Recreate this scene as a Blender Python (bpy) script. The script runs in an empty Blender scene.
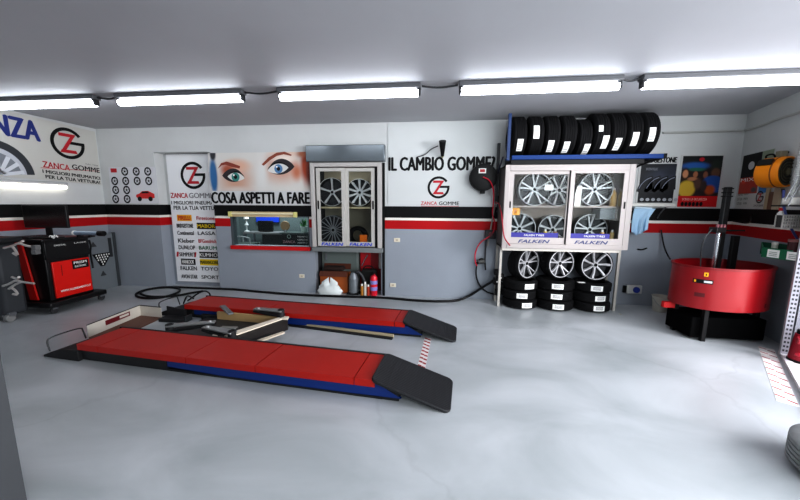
import bpy, math, random
from mathutils import Vector, Matrix
random.seed(7)
C = bpy.context.scene.collection
R = math.radians
PI = math.pi

# ------------------------------------------------------------------ camera geometry (measured from the photograph)
F = 320.0; PITCH = R(8.2); YAW = R(6.5); ROLL = R(0.35); H = 1.7
_fw = Vector((-math.sin(YAW)*math.cos(PITCH), math.cos(YAW)*math.cos(PITCH), -math.sin(PITCH)))
_r0 = Vector((math.cos(YAW), math.sin(YAW), 0)); _u0 = _r0.cross(_fw)
_r = _r0*math.cos(ROLL)+_u0*math.sin(ROLL); _u = -_r0*math.sin(ROLL)+_u0*math.cos(ROLL)
def ray(px, py): return _fw + _r*((px-400)/F) + _u*((250-py)/F)
def onY(px, py, Y): d = ray(px, py); return Vector((0, 0, H)) + d*(Y/d.y)
def onX(px, py, X): d = ray(px, py); return Vector((0, 0, H)) + d*(X/d.x)
def onZ(px, py, Z=0): d = ray(px, py); return Vector((0, 0, H)) + d*((Z-H)/d.z)
cam = bpy.data.cameras.new('camera'); cam.sensor_width = 36; cam.lens = 36*F/800; cam.clip_start = 0.05
co = bpy.data.objects.new('camera', cam); C.objects.link(co)
co.matrix_world = Matrix(((_r.x, _u.x, -_fw.x, 0), (_r.y, _u.y, -_fw.y, 0), (_r.z, _u.z, -_fw.z, H), (0, 0, 0, 1)))
bpy.context.scene.camera = co

# ------------------------------------------------------------------ materials
def lin(c):
    if isinstance(c, str): c = tuple(int(c[i:i+2], 16)/255 for i in (0, 2, 4))
    return tuple(x/12.92 if x <= .04045 else ((x+.055)/1.055)**2.4 for x in c)+(1,)
_M = {}
def mat(col, rough=.5, metal=0., emis=0., noise=0., scale=8., bump=0., coat=0., spec=.5):
    key = (col, rough, metal, emis, noise, scale, bump, coat, spec)
    if key in _M: return _M[key]
    m = bpy.data.materials.new('paint_'+str(len(_M))); m.use_nodes = True
    nt = m.node_tree; b = nt.nodes['Principled BSDF']; L = nt.links
    b.inputs['Base Color'].default_value = lin(col); b.inputs['Roughness'].default_value = rough
    b.inputs['Metallic'].default_value = metal; b.inputs['Specular IOR Level'].default_value = spec
    if coat: b.inputs['Coat Weight'].default_value = coat; b.inputs['Coat Roughness'].default_value = .12
    if emis: b.inputs['Emission Color'].default_value = lin(col); b.inputs['Emission Strength'].default_value = emis
    if noise or bump:
        tc = nt.nodes.new('ShaderNodeTexCoord'); n = nt.nodes.new('ShaderNodeTexNoise')
        n.inputs['Scale'].default_value = scale; n.inputs['Detail'].default_value = 5
        L.new(tc.outputs['Object'], n.inputs['Vector'])
        if noise:
            mx = nt.nodes.new('ShaderNodeMix'); mx.data_type = 'RGBA'
            c = lin(col); mx.inputs['A'].default_value = tuple(x*(1-noise) for x in c[:3])+(1,)
            mx.inputs['B'].default_value = tuple(min(1, x*(1+noise)) for x in c[:3])+(1,)
            L.new(n.outputs['Fac'], mx.inputs['Factor']); L.new(mx.outputs['Result'], b.inputs['Base Color'])
        if bump:
            bp = nt.nodes.new('ShaderNodeBump'); bp.inputs['Strength'].default_value = bump; bp.inputs['Distance'].default_value = .01
            L.new(n.outputs['Fac'], bp.inputs['Height']); L.new(bp.outputs['Normal'], b.inputs['Normal'])
    _M[key] = m; return m
def glass_mat():
    m = bpy.data.materials.new('clear_glass'); m.use_nodes = True; nt = m.node_tree; nt.nodes.clear()
    o = nt.nodes.new('ShaderNodeOutputMaterial'); t = nt.nodes.new('ShaderNodeBsdfTransparent'); g = nt.nodes.new('ShaderNodeBsdfGlossy')
    g.inputs['Roughness'].default_value = .03; f = nt.nodes.new('ShaderNodeFresnel'); f.inputs['IOR'].default_value = 1.18
    mx = nt.nodes.new('ShaderNodeMixShader'); t.inputs['Color'].default_value = (.93, .95, .95, 1)
    nt.links.new(f.outputs[0], mx.inputs[0]); nt.links.new(t.outputs[0], mx.inputs[1]); nt.links.new(g.outputs[0], mx.inputs[2]); nt.links.new(mx.outputs[0], o.inputs[0])
    return m
GLASS = glass_mat()
def blob_mat(base, blobs, rough=.45):
    """a printed picture with soft patches: blobs = [(centre, radii, colour, softness)]"""
    m = bpy.data.materials.new('printed_picture'); m.use_nodes = True; nt = m.node_tree; b = nt.nodes['Principled BSDF']; L = nt.links
    b.inputs['Roughness'].default_value = rough
    gp = nt.nodes.new('ShaderNodeNewGeometry'); prev = None; basec = lin(base)
    for (c, rad, col, soft) in blobs:
        s = nt.nodes.new('ShaderNodeVectorMath'); s.operation = 'SUBTRACT'; L.new(gp.outputs['Position'], s.inputs[0]); s.inputs[1].default_value = tuple(c)
        d = nt.nodes.new('ShaderNodeVectorMath'); d.operation = 'DIVIDE'; L.new(s.outputs[0], d.inputs[0]); d.inputs[1].default_value = tuple(rad)
        l = nt.nodes.new('ShaderNodeVectorMath'); l.operation = 'LENGTH'; L.new(d.outputs[0], l.inputs[0])
        r = nt.nodes.new('ShaderNodeMapRange'); r.interpolation_type = 'SMOOTHSTEP'; L.new(l.outputs['Value'], r.inputs['Value'])
        r.inputs['From Min'].default_value = 1-soft; r.inputs['From Max'].default_value = 1; r.inputs['To Min'].default_value = 1; r.inputs['To Max'].default_value = 0
        mx = nt.nodes.new('ShaderNodeMix'); mx.data_type = 'RGBA'
        if prev: L.new(prev, mx.inputs['A'])
        else: mx.inputs['A'].default_value = basec
        mx.inputs['B'].default_value = lin(col); L.new(r.outputs[0], mx.inputs['Factor']); prev = mx.outputs['Result']
    L.new(prev, b.inputs['Base Color']); return m

WHITE = mat('e9e9e6', .5); BLACK = mat('0c0c0e', .5, spec=.3); DKGREY = mat('2c2e31', .5); BLKGLOSS = mat('0e0e10', .25)
RED = mat('c8141a', .4); REDGLOSS = mat('c0101c', .28, coat=.4); CHROME = mat('d8dade', .18, 1.0); STEEL = mat('9a9ca0', .35, .9)
ALLOY = mat('e2e3e6', .3, .3); DARKALLOY = mat('26272a', .4, .3); RUBBER = mat('121214', .8, bump=.15, scale=60, spec=.25); PAPER = mat('eeeeea', .6)
FRAMEW = mat('b9b6b3', .45, noise=.04); GREYP = mat('868a8d', .45); BLUE = mat('083a78', .5, spec=.3); NAVY = mat('26357c', .5); INK = mat('0f0f11', .55, spec=.25)
REDINK = mat('b81c2c', .5); YEL = mat('e8b01c', .5); ORANGE = mat('f09008', .4); GREEN = mat('0c6a48', .45); CREAM = mat('d8cba0', .5)

# ------------------------------------------------------------------ mesh builder
class MB:
    def __init__(s): s.v = []; s.f = []
    def add(s, vs, fs):
        b = len(s.v); s.v += [Vector(v) for v in vs]; s.f += [tuple(i+b for i in f) for f in fs]; return s
    def box(s, a, b, M=None):
        x0, y0, z0 = (min(a[i], b[i]) for i in range(3)); x1, y1, z1 = (max(a[i], b[i]) for i in range(3))
        vs = [Vector(p) for p in ((x0,y0,z0),(x1,y0,z0),(x1,y1,z0),(x0,y1,z0),(x0,y0,z1),(x1,y0,z1),(x1,y1,z1),(x0,y1,z1))]
        if M: vs = [M @ v for v in vs]
        return s.add(vs, [(0,3,2,1),(4,5,6,7),(0,1,5,4),(1,2,6,5),(2,3,7,6),(3,0,4,7)])
    def prism(s, pts, ext):
        n = len(pts); ext = Vector(ext); a = [Vector(p) for p in pts]
        nrm = Vector((0, 0, 0))
        for i in range(n): nrm += a[i].cross(a[(i+1) % n])
        if nrm.dot(ext) > 0: a.reverse()
        return s.add(a+[p+ext for p in a], [tuple(range(n)), tuple(range(2*n-1, n-1, -1))]+[(i, i+n, (i+1) % n+n, (i+1) % n) for i in range(n)])
    def cone(s, p0, p1, r0, r1, n=20, cap=True):
        p0, p1 = Vector(p0), Vector(p1); d = (p1-p0).normalized(); a = d.orthogonal().normalized(); b = d.cross(a)
        vs = [p0+(a*math.cos(t)+b*math.sin(t))*r0 for t in (2*PI*i/n for i in range(n))]+[p1+(a*math.cos(t)+b*math.sin(t))*r1 for t in (2*PI*i/n for i in range(n))]
        fs = [(i, (i+1) % n, (i+1) % n+n, i+n) for i in range(n)]
        if cap: fs += [tuple(range(n-1, -1, -1)), tuple(range(n, 2*n))]
        return s.add(vs, fs)
    def cyl(s, p0, p1, r, n=20): return s.cone(p0, p1, r, r, n)
    def tube(s, pts, r, n=8, smooth=0):
        pts = [Vector(p) for p in pts]
        for _ in range(smooth):
            q = [pts[0]]
            for i in range(len(pts)-1): q += [pts[i].lerp(pts[i+1], .25), pts[i].lerp(pts[i+1], .75)]
            pts = q+[pts[-1]]
        up = None; b = len(s.v); m = len(pts)
        for i, p in enumerate(pts):
            d = (pts[min(i+1, m-1)]-pts[max(i-1, 0)]).normalized()
            if up is None: up = d.orthogonal().normalized()
            up = (up-d*up.dot(d)); up = up.normalized() if up.length > 1e-6 else d.orthogonal().normalized()
            w = d.cross(up)
            for k in range(n):
                t = 2*PI*k/n; s.v.append(p+(up*math.cos(t)+w*math.sin(t))*r)
        for i in range(m-1):
            for k in range(n):
                s.f.append((b+i*n+k, b+i*n+(k+1) % n, b+(i+1)*n+(k+1) % n, b+(i+1)*n+k))
        s.f.append(tuple(b+k for k in range(n-1, -1, -1))); s.f.append(tuple(b+(m-1)*n+k for k in range(n)))
        return s
    def ring(s, prof, M, n=40, a0=0, a1=2*PI):
        """closed profile [(axial, radius)] turned about the local X axis"""
        full = abs(a1-a0-2*PI) < 1e-6; steps = n if full else n+1; b = len(s.v); k = len(prof)
        for i in range(steps):
            t = a0+(a1-a0)*i/n
            for (x, r) in prof: s.v.append(M @ Vector((x, r*math.cos(t), r*math.sin(t))))
        for i in range(n):
            j = (i+1) % steps
            for q in range(k): s.f.append((b+i*k+q, b+i*k+(q+1) % k, b+j*k+(q+1) % k, b+j*k+q))
        if not full: s.f.append(tuple(b+q for q in range(k-1, -1, -1))); s.f.append(tuple(b+n*k+q for q in range(k)))
        return s
    def lathe(s, prof, M, n=32):
        """open profile from axis to axis, turned about the local Z axis"""
        b = len(s.v); k = len(prof)
        for i in range(n):
            t = 2*PI*i/n
            for (r, z) in prof: s.v.append(M @ Vector((r*math.cos(t), r*math.sin(t), z)))
        for i in range(n):
            j = (i+1) % n
            for q in range(k-1): s.f.append((b+i*k+q, b+j*k+q, b+j*k+q+1, b+i*k+q+1))
        s.f.append(tuple(b+i*k for i in range(n-1, -1, -1))); s.f.append(tuple(b+i*k+k-1 for i in range(n)))
        return s
    def build(s, name, m, parent=None, bevel=0, loc=None):
        Mi = WM(parent).inverted() if parent else Matrix.Identity(4)
        T = Matrix.Identity(4)
        if loc is not None: T = Matrix.Translation(loc); Mi = T.inverted() @ Mi if parent is None else Mi
        me = bpy.data.meshes.new(name); me.from_pydata([Mi @ v for v in s.v], [], s.f); me.validate(); me.update()
        me.shade_smooth(); me.set_sharp_from_angle(angle=R(38)); me.materials.append(m)
        o = bpy.data.objects.new(name, me); C.objects.link(o)
        if parent: o.parent = parent
        if loc is not None and parent is None: o.location = loc
        if bevel:
            bm = o.modifiers.new('edge', 'BEVEL'); bm.width = bevel; bm.segments = 2; bm.limit_method = 'ANGLE'
        return o
def WM(o):
    M = Matrix.Identity(4)
    while o: M = Matrix.LocRotScale(o.location, o.rotation_euler, o.scale) @ M; o = o.parent
    return M
def tag(o, label=None, cat=None, group=None, kind=None):
    if label: o['label'] = label
    if cat: o['category'] = cat
    if group: o['group'] = group
    if kind: o['kind'] = kind
    return o
def thing(name, label, cat, loc=(0, 0, 0), group=None, rot=(0, 0, 0)):
    o = bpy.data.objects.new(name, None); C.objects.link(o); o.location = loc; o.rotation_euler = rot; o.empty_display_size = .1
    return tag(o, label, cat, group)
def dup(root, loc=None, rot=None, label=None, group=None):
    def cp(o, par):
        c = o.copy(); C.objects.link(c); c.parent = par
        for ch in [x for x in CH.get(o.name, [])] : cp(ch, c)
        return c
    CH = {}
    for x in bpy.data.objects:
        if x.parent: CH.setdefault(x.parent.name, []).append(x)
    c = cp(root, None)
    if loc is not None: c.location = loc
    if rot is not None: c.rotation_euler = rot
    if label: c['label'] = label
    if group: c['group'] = group
    return c
def struct(name, mb, m): return tag(mb.build(name, m), kind='structure')

# ------------------------------------------------------------------ flat planes for signs and walls
class Plane:
    def __init__(s, o, u, n): s.o = Vector(o); s.u = Vector(u).normalized(); s.n = Vector(n).normalized(); s.w = Vector((0, 0, 1))
    def at(s, u, v, d=0.): return s.o+s.u*u+s.w*v+s.n*d
    def px(s, x, y):
        d = ray(x, y); t = (s.o-Vector((0, 0, H))).dot(s.n)/d.dot(s.n); p = Vector((0, 0, H))+d*t-s.o
        return (p.dot(s.u), p.z)
    def off(s, d): return Plane(s.o+s.n*d, s.u, s.n)
    def poly(s, mb, pts, d0=0., t=.002): mb.prism([s.at(u, v, d0) for u, v in pts], s.n*t); return mb
    def rect(s, mb, u0, v0, u1, v1, d0=0., t=.002): return s.poly(mb, [(u0, v0), (u1, v0), (u1, v1), (u0, v1)], d0, t)
    def prect(s, mb, x0, y0, x1, y1, d0=0., t=.002):
        a = s.px(x0, (y0+y1)/2)[0]; b = s.px(x1, (y0+y1)/2)[0]; c = s.px((x0+x1)/2, y0)[1]; e = s.px((x0+x1)/2, y1)[1]
        return s.rect(mb, a, e, b, c, d0, t)
    def ppoly(s, mb, pts, d0=0., t=.002): return s.poly(mb, [s.px(*p) for p in pts], d0, t)
    def ell(s, mb, u, v, ru, rv, d0=0., t=.002, n=28): return s.poly(mb, [(u+ru*math.cos(2*PI*i/n), v+rv*math.sin(2*PI*i/n)) for i in range(n)], d0, t)
    def arc(s, mb, u, v, r0, r1, a0, a1, d0=0., t=.002, n=36, asp=1.):
        for i in range(n):
            p = R(a0+(a1-a0)*i/n); q = R(a0+(a1-a0)*(i+1)/n)
            s.poly(mb, [(u+asp*r*math.cos(a), v+r*math.sin(a)) for r, a in ((r0, p), (r1, p), (r1, q), (r0, q))], d0, t)
        return mb
def text(pl, txt, box, m, parent, bold=.02, d0=.003, name='lettering', shear=0., t=.0012, skew=0.):
    """letters fitted to box=(u0,v0,u1,v1) on plane pl; skew tilts the base line (dv/du)"""
    cu = bpy.data.curves.new('t', 'FONT'); cu.body = txt; cu.offset = 0; cu.resolution_u = 3; cu.shear = shear
    o = bpy.data.objects.new('t', cu); C.objects.link(o)
    me = bpy.data.meshes.new_from_object(o); bpy.data.objects.remove(o); bpy.data.curves.remove(cu)
    xs = [v.co.x for v in me.vertices]; ys = [v.co.y for v in me.vertices]
    x0, x1, y0, y1 = min(xs), max(xs), min(ys), max(ys); u0, v0, u1, v1 = box
    mb = MB(); nv = len(me.vertices)
    def mp(v, d):
        u = u0+(v.co.x-x0)/(x1-x0)*(u1-u0); w = v0+(v.co.y-y0)/(y1-y0)*(v1-v0)+skew*(u-u0); return pl.at(u, w, d)
    mb.v = [mp(v, d0+t) for v in me.vertices]; mb.f = [tuple(p.vertices) for p in me.polygons]
    if bold > .005:   # heavier strokes: the same outlines again, nudged sideways
        k = min(bold, .04)*1.15; base = list(mb.v); fb = list(mb.f)
        for j, (du, dv) in enumerate(((-1, 0), (1, 0), (0, .5), (0, -.5))):
            b = len(mb.v); hgt = (v1-v0)/.72*k; mb.v += [p+pl.u*du*min(hgt, .03)+pl.w*dv*min(hgt, .03)+pl.n*.0001*(j+1) for p in base]; mb.f += [tuple(i+b for i in f) for f in fb]
    bpy.data.meshes.remove(me)
    return mb.build(name, m, parent)
def pbox(pl, x0, y0, x1, y1):
    xm, ym = (x0+x1)/2, (y0+y1)/2
    return (pl.px(x0, ym)[0], pl.px(xm, y1)[1], pl.px(x1, ym)[0], pl.px(xm, y0)[1])
def emblem(pl, u, v, r, parent, d0=.003, skew=0.):
    """black open ring with a bar and a red Z"""
    mb = MB(); pl.arc(mb, u, v, r*.8, r, 36, 360, d0, .0012)
    pl.rect(mb, u+.1*r, v-.04*r, u+1.0*r, v+.15*r, d0+.0006, .0012); mb.build('emblem_ring', INK, parent)
    z = [(-.5, .62), (.52, .62), (.52, .5), (-.2, -.46), (.42, -.46), (.42, -.6), (-.56, -.6), (-.56, -.46), (.18, .48), (-.5, .48)]
    z = MB(); k = r
    pl.poly(z, [(u-.5*k, v+.62*k), (u+.5*k, v+.62*k), (u+.4*k, v+.42*k), (u-.5*k, v+.42*k)], d0+.0015, .0012)
    pl.poly(z, [(u+.2*k, v+.5*k), (u+.5*k, v+.62*k), (u-.2*k, v-.5*k), (u-.52*k, v-.62*k)], d0+.0015, .0013)
    pl.poly(z, [(u-.52*k, v-.62*k), (u+.5*k, v-.62*k), (u+.42*k, v-.42*k), (u-.42*k, v-.42*k)], d0+.0015, .0012)
    z.build('emblem_letter', REDINK, parent)

XL, YB, ZC = -6.6, 5.75, 3.1
BW = Plane((0, YB, 0), (1, 0, 0), (0, -1, 0))
LW = Plane((XL, 0, 0), (0, 1, 0), (1, 0, 0))
_rd = Vector((-.3, -1, 0)).normalized(); RW = Plane((4.72, YB, 0), _rd, (-_rd.y*-1, _rd.x*-1*-1, 0))
RW.n = Vector((-1, .3, 0)).normalized()

# ------------------------------------------------------------------ wall paint: white, black band, white line, red band, grey dado
def wall_mat():
    m = bpy.data.materials.new('banded_wall_paint'); m.use_nodes = True; nt = m.node_tree; L = nt.links; b = nt.nodes['Principled BSDF']
    g = nt.nodes.new('ShaderNodeNewGeometry'); sp = nt.nodes.new('ShaderNodeSeparateXYZ'); L.new(g.outputs['Position'], sp.inputs[0])
    mr = nt.nodes.new('ShaderNodeMath'); mr.operation = 'DIVIDE'; mr.inputs[1].default_value = 4; L.new(sp.outputs['Z'], mr.inputs[0])
    cr = nt.nodes.new('ShaderNodeValToRGB'); cr.color_ramp.interpolation = 'CONSTANT'; L.new(mr.outputs[0], cr.inputs[0])
    e = cr.color_ramp.elements; stops = [(0, '989ea6'), (1.245, 'b01018'), (1.405, 'e6e2da'), (1.445, '0c0c0e'), (1.645, 'cdcfce')]
    e[0].position = 0; e[0].color = lin(stops[0][1]); e[1].position = stops[1][0]/4; e[1].color = lin(stops[1][1])
    for p, c in stops[2:]: q = e.new(p/4); q.color = lin(c)
    n = nt.nodes.new('ShaderNodeTexNoise'); n.inputs['Scale'].default_value = 1.3; n.inputs['Detail'].default_value = 6; L.new(g.outputs['Position'], n.inputs['Vector'])
    r2 = nt.nodes.new('ShaderNodeMapRange'); r2.inputs['To Min'].default_value = .88; r2.inputs['To Max'].default_value = 1.08; L.new(n.outputs['Fac'], r2.inputs['Value'])
    mx = nt.nodes.new('ShaderNodeVectorMath'); mx.operation = 'SCALE'; L.new(cr.outputs[0], mx.inputs[0]); L.new(r2.outputs[0], mx.inputs['Scale'])
    L.new(mx.outputs[0], b.inputs['Base Color']); b.inputs['Roughness'].default_value = .6; b.inputs['Specular IOR Level'].default_value = .25
    n2 = nt.nodes.new('ShaderNodeTexNoise'); n2.inputs['Scale'].default_value = 40; L.new(g.outputs['Position'], n2.inputs['Vector'])
    bp = nt.nodes.new('ShaderNodeBump'); bp.inputs['Strength'].default_value = .12; bp.inputs['Distance'].default_value = .01; L.new(n2.outputs['Fac'], bp.inputs['Height']); L.new(bp.outputs[0], b.inputs['Normal'])
    return m
WALL = wall_mat()
def floor_mat():
    m = bpy.data.materials.new('worn_resin_floor'); m.use_nodes = True; nt = m.node_tree; L = nt.links; b = nt.nodes['Principled BSDF']
    g = nt.nodes.new('ShaderNodeNewGeometry')
    mp = nt.nodes.new('ShaderNodeMapping'); mp.inputs['Scale'].default_value = (.8, 1.3, 1); mp.inputs['Rotation'].default_value = (0, 0, .35); L.new(g.outputs['Position'], mp.inputs[0])
    n = nt.nodes.new('ShaderNodeTexNoise'); n.inputs['Scale'].default_value = 1.1; n.inputs['Detail'].default_value = 8; n.inputs['Distortion'].default_value = .6; L.new(mp.outputs[0], n.inputs['Vector'])
    cr = nt.nodes.new('ShaderNodeValToRGB'); e = cr.color_ramp.elements; e[0].position = .25; e[0].color = lin('9ea4a6'); e[1].position = .75; e[1].color = lin('c8cbce'); L.new(n.outputs['Fac'], cr.inputs[0])
    # fine cracks and scuffs
    v = nt.nodes.new('ShaderNodeTexVoronoi'); v.feature = 'DISTANCE_TO_EDGE'; v.inputs['Scale'].default_value = .38
    nd = nt.nodes.new('ShaderNodeTexNoise'); nd.inputs['Scale'].default_value = 2.5; nd.inputs['Detail'].default_value = 4; L.new(g.outputs['Position'], nd.inputs['Vector'])
    ad = nt.nodes.new('ShaderNodeVectorMath'); ad.operation = 'ADD'; L.new(g.outputs['Position'], ad.inputs[0])
    sc = nt.nodes.new('ShaderNodeVectorMath'); sc.operation = 'SCALE'; sc.inputs['Scale'].default_value = .5; L.new(nd.outputs['Color'], sc.inputs[0]); L.new(sc.outputs[0], ad.inputs[1]); L.new(ad.outputs[0], v.inputs['Vector'])
    r = nt.nodes.new('ShaderNodeMapRange'); r.inputs['From Max'].default_value = .012; r.inputs['To Min'].default_value = .93; r.inputs['To Max'].default_value = 1; L.new(v.outputs['Distance'], r.inputs['Value'])
    mx = nt.nodes.new('ShaderNodeVectorMath'); mx.operation = 'SCALE'; L.new(cr.outputs[0], mx.inputs[0]); L.new(r.outputs[0], mx.inputs['Scale'])
    L.new(mx.outputs[0], b.inputs['Base Color'])
    rr = nt.nodes.new('ShaderNodeMapRange'); rr.inputs['To Min'].default_value = .22; rr.inputs['To Max'].default_value = .5; L.new(n.outputs['Fac'], rr.inputs['Value']); L.new(rr.outputs[0], b.inputs['Roughness'])
    bp = nt.nodes.new('ShaderNodeBump'); bp.inputs['Strength'].default_value = .1; bp.inputs['Distance'].default_value = .02; L.new(n.outputs['Fac'], bp.inputs['Height']); L.new(bp.outputs[0], b.inputs['Normal'])
    return m

# ------------------------------------------------------------------ room shell
struct('floor', MB().box((-7.2, -1.5, -.12), (7.5, 7.6, 0)), floor_mat())
ceil = MB()
for i in range(1): ceil.box((-7.2, -1.5, ZC), (7.5, 7.6, ZC+.12))
struct('ceiling', ceil, mat('b4b6ba', .6, noise=.07, scale=1.2, bump=.1))
rc = .22
# wall behind, with the office window and the display niche cut through it
wx0, wx1 = BW.px(231, 230)[0], BW.px(309.5, 230)[0]; wz0, wz1 = BW.px(270, 246)[1], BW.px(270, 216)[1]
nx0, nx1 = BW.px(314, 230)[0], BW.px(381, 230)[0]; nz1 = BW.px(345, 165)[1]
wb = MB(); T = .16
def wseg(x0, z0, x1, z1): wb.box((x0, YB, z0), (x1, YB+T, z1))
hx0, hx1, hz1 = BW.px(158, 200)[0], BW.px(213.5, 200)[0], BW.px(185, 152)[1]
wseg(XL-.3, 0, hx0, ZC); wseg(hx0, hz1, hx1, ZC); wseg(hx1, 0, wx0, ZC); wseg(wx0, 0, wx1, wz0); wseg(wx0, wz1, wx1, ZC); wseg(wx1, 0, nx0, ZC); wseg(nx0, nz1, nx1, ZC); wseg(nx1, 0, 5.1, ZC)
struct('wall_back', wb, WALL)
struct('wall_left', MB().box((XL-.15, -1.5, 0), (XL, YB, ZC)), WALL)
rwl = MB(); RW.rect(rwl, -.1, 0, 2.05, ZC, -.14, .14); struct('wall_right', rwl, WALL)
struct('wall_recess', MB().box((hx0-.05, YB+rc, 0), (hx1+.05, YB+rc+.05, hz1+.05)).box((hx0-.05, YB+T, 0), (hx0, YB+rc, hz1)).box((hx1, YB+T, 0), (hx1+.05, YB+rc, hz1)).box((hx0-.05, YB+T, hz1), (hx1+.05, YB+rc, hz1+.05)), WALL)
# niche lining behind the first display case
nd = .62
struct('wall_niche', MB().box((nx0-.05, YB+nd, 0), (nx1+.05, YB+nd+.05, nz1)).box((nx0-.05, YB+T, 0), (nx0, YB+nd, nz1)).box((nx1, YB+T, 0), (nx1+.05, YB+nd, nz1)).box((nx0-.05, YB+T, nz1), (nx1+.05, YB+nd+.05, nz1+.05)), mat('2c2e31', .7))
# office room seen through the window
struct('wall_office', MB().box((wx0-.95, 7.4, 0), (nx0-.06, 7.5, 2.6)).box((wx0-.95, YB+rc+.06, 0), (wx0-.9, 7.5, 2.6)).box((nx0-.1, YB+T, 0), (nx0-.05, 7.5, 2.6)).box((wx0-.95, YB+rc+.06, 2.6), (nx0-.05, 7.5, 2.65)), mat('5e6b6c', .7))
# floor beyond the open side on the right: a pale raised threshold
e0 = onZ(776, 352); e1 = onZ(792, 384)
thr = MB(); thr.prism([(3.98, 3.98, 0), (6.9, 3.98, 0), (6.9, 1.2, 0), (1.98, 1.2, 0)], (0, 0, .03)); struct('trim_1', thr, mat('c9c2c0', .5, noise=.05, scale=3))

# ------------------------------------------------------------------ ceiling tubes
LAMPY = 4.0; ZT = 2.98
spans = [(-30, 97, 'long ceiling tube light at far left, above the wheel banner'), (117, 244, 'ceiling tube light above the tall white brand panel'), (278, 421, 'ceiling tube light above the grey shutter box'),
         (459, 622, 'ceiling tube light above the row of new tyres'), (641, 812, 'ceiling tube light at far right, above the framed posters')]
yl = [99, 92, 87, 78, 75]
TUBE = mat('f4f8ff', .4, emis=12.0)
for (a, b, lab), yy in zip(spans, yl):
    x0 = onY(a, yy, LAMPY).x; x1 = onY(b, yy, LAMPY).x
    t = thing('tube_light', lab, 'light', ((x0+x1)/2, LAMPY, ZC), 'row of ceiling tube lights')
    MB().box((x0, LAMPY-.06, ZC-.055), (x1, LAMPY+.06, ZC)).build('housing', mat('5c5e61', .5), t, .01)
    MB().cyl((x0+.03, LAMPY, ZC-.1), (x1-.03, LAMPY, ZC-.1), .044, 20).build('tube', TUBE, t)
    for xe in (x0+.03, x1-.03): MB().box((xe-.025, LAMPY-.035, ZC-.13), (xe+.025, LAMPY+.035, ZC-.05)).build('end_cap', DKGREY, t, .008)
for k in range(4):
    a = onY(spans[k][1], yl[k], LAMPY).x+.01; b = onY(spans[k+1][0], yl[k+1], LAMPY).x-.01
    w = MB().tube([(a, LAMPY, ZC-.03), ((a+b)/2, LAMPY+.02, ZC-.05), (b, LAMPY, ZC-.03)], .011, 6, 2).build('power_cable', DKGREY)
    tag(w, ['thin dark cable joining the first and second ceiling tubes from the left', 'thin dark cable joining the second and third ceiling tubes from the left', 'dark cable on the ceiling right of the tube above the grey shutter box', 'thin dark cable between the two rightmost ceiling tubes'][k], 'cable', 'cables between the ceiling tubes')
# wall tube under the left banner
t = thing('tube_light', 'short glowing tube light fixed to the left wall under the wheel banner', 'light', (XL, 4.6, 1.97))
MB().box((XL, 3.6, 1.985), (XL+.06, 5.1, 2.04)).build('housing', mat('a9abad', .5), t, .008)
MB().cyl((XL+.06, 3.64, 1.955), (XL+.06, 5.06, 1.955), .03, 14).build('tube', mat('fff8ec', .4, emis=3.5), t)
# conduit along the back and right wall
cz = 2.84; a = BW.px(662, 133)[0]
pts = [(a, YB-.02, cz), (4.66, YB-.02, cz+.01)]+[tuple(RW.at(s, 2.84+.012*math.sin(s*9), .02)) for s in (.1, .4, .8, 1.2, 1.6, 2.0)]
tag(MB().tube(pts, .016, 8, 1).build('conduit_pipe', mat('b5b5b2', .6)), 'thin off-white conduit running along the top of the right wall', 'pipe')

# ------------------------------------------------------------------ signs on the back wall
# small wheel chart poster
P = BW.off(.003); bz = pbox(P, 110.5, 167, 157.5, 203)
t = thing('wheel_poster', 'small white poster with rows of wheels and a red car', 'poster', P.at(bz[0], bz[1]))
P.rect(MB(), *bz, .002, .004).build('sheet', mat('d2d3d6', .4), t)
rg = MB(); hb = MB()
for (r, cs) in ((171.5, (125, 136.5, 148)), (181, (115, 126, 137.5, 149)), (190, (116, 127)), (199, (116, 127.5))):
    for c in cs:
        u, v = P.px(c, r); P.arc(rg, u, v, .055, .082, 0, 360, .006, .002, 20, .9); P.arc(rg, u, v, .0, .018, 0, 360, .006, .002, 8)
        for q in range(5):
            a = q*72+90; P.poly(hb, [(u+.015*math.cos(R(a-60)), v+.015*math.sin(R(a-60))), (u+.056*math.cos(R(a-8)), v+.056*math.sin(R(a-8))), (u+.056*math.cos(R(a+8)), v+.056*math.sin(R(a+8)))], .006, .002)
rg.build('printed_tyres', INK, t); hb.build('printed_spokes', mat('70747a', .5), t)
P.prect(MB(), 111, 168.5, 117, 172.5, .006, .001).build('red_mark', REDINK, t)
u, v = P.px(145.5, 195.5); k = .2
cb = [(-1, -.15), (-.95, .1), (-.6, .25), (-.3, .55), (.35, .6), (.75, .35), (1, .2), (1, -.3), (.6, -.42), (-.8, -.38)]
P.poly(MB(), [(u+a*k, v+b*k*.75) for a, b in cb], .006, .002).build('printed_car', RED, t)
w = MB()
for a in (-.62, .55): P.ell(w, u+a*k, v-.33*k, .045, .045, .008, .001)
P.poly(w, [(u+a*k, v+b*k) for a, b in ((-.45, .2), (-.25, .38), (.3, .4), (.5, .22))], .008, .001); w.build('car_wheels', INK, t)

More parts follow.
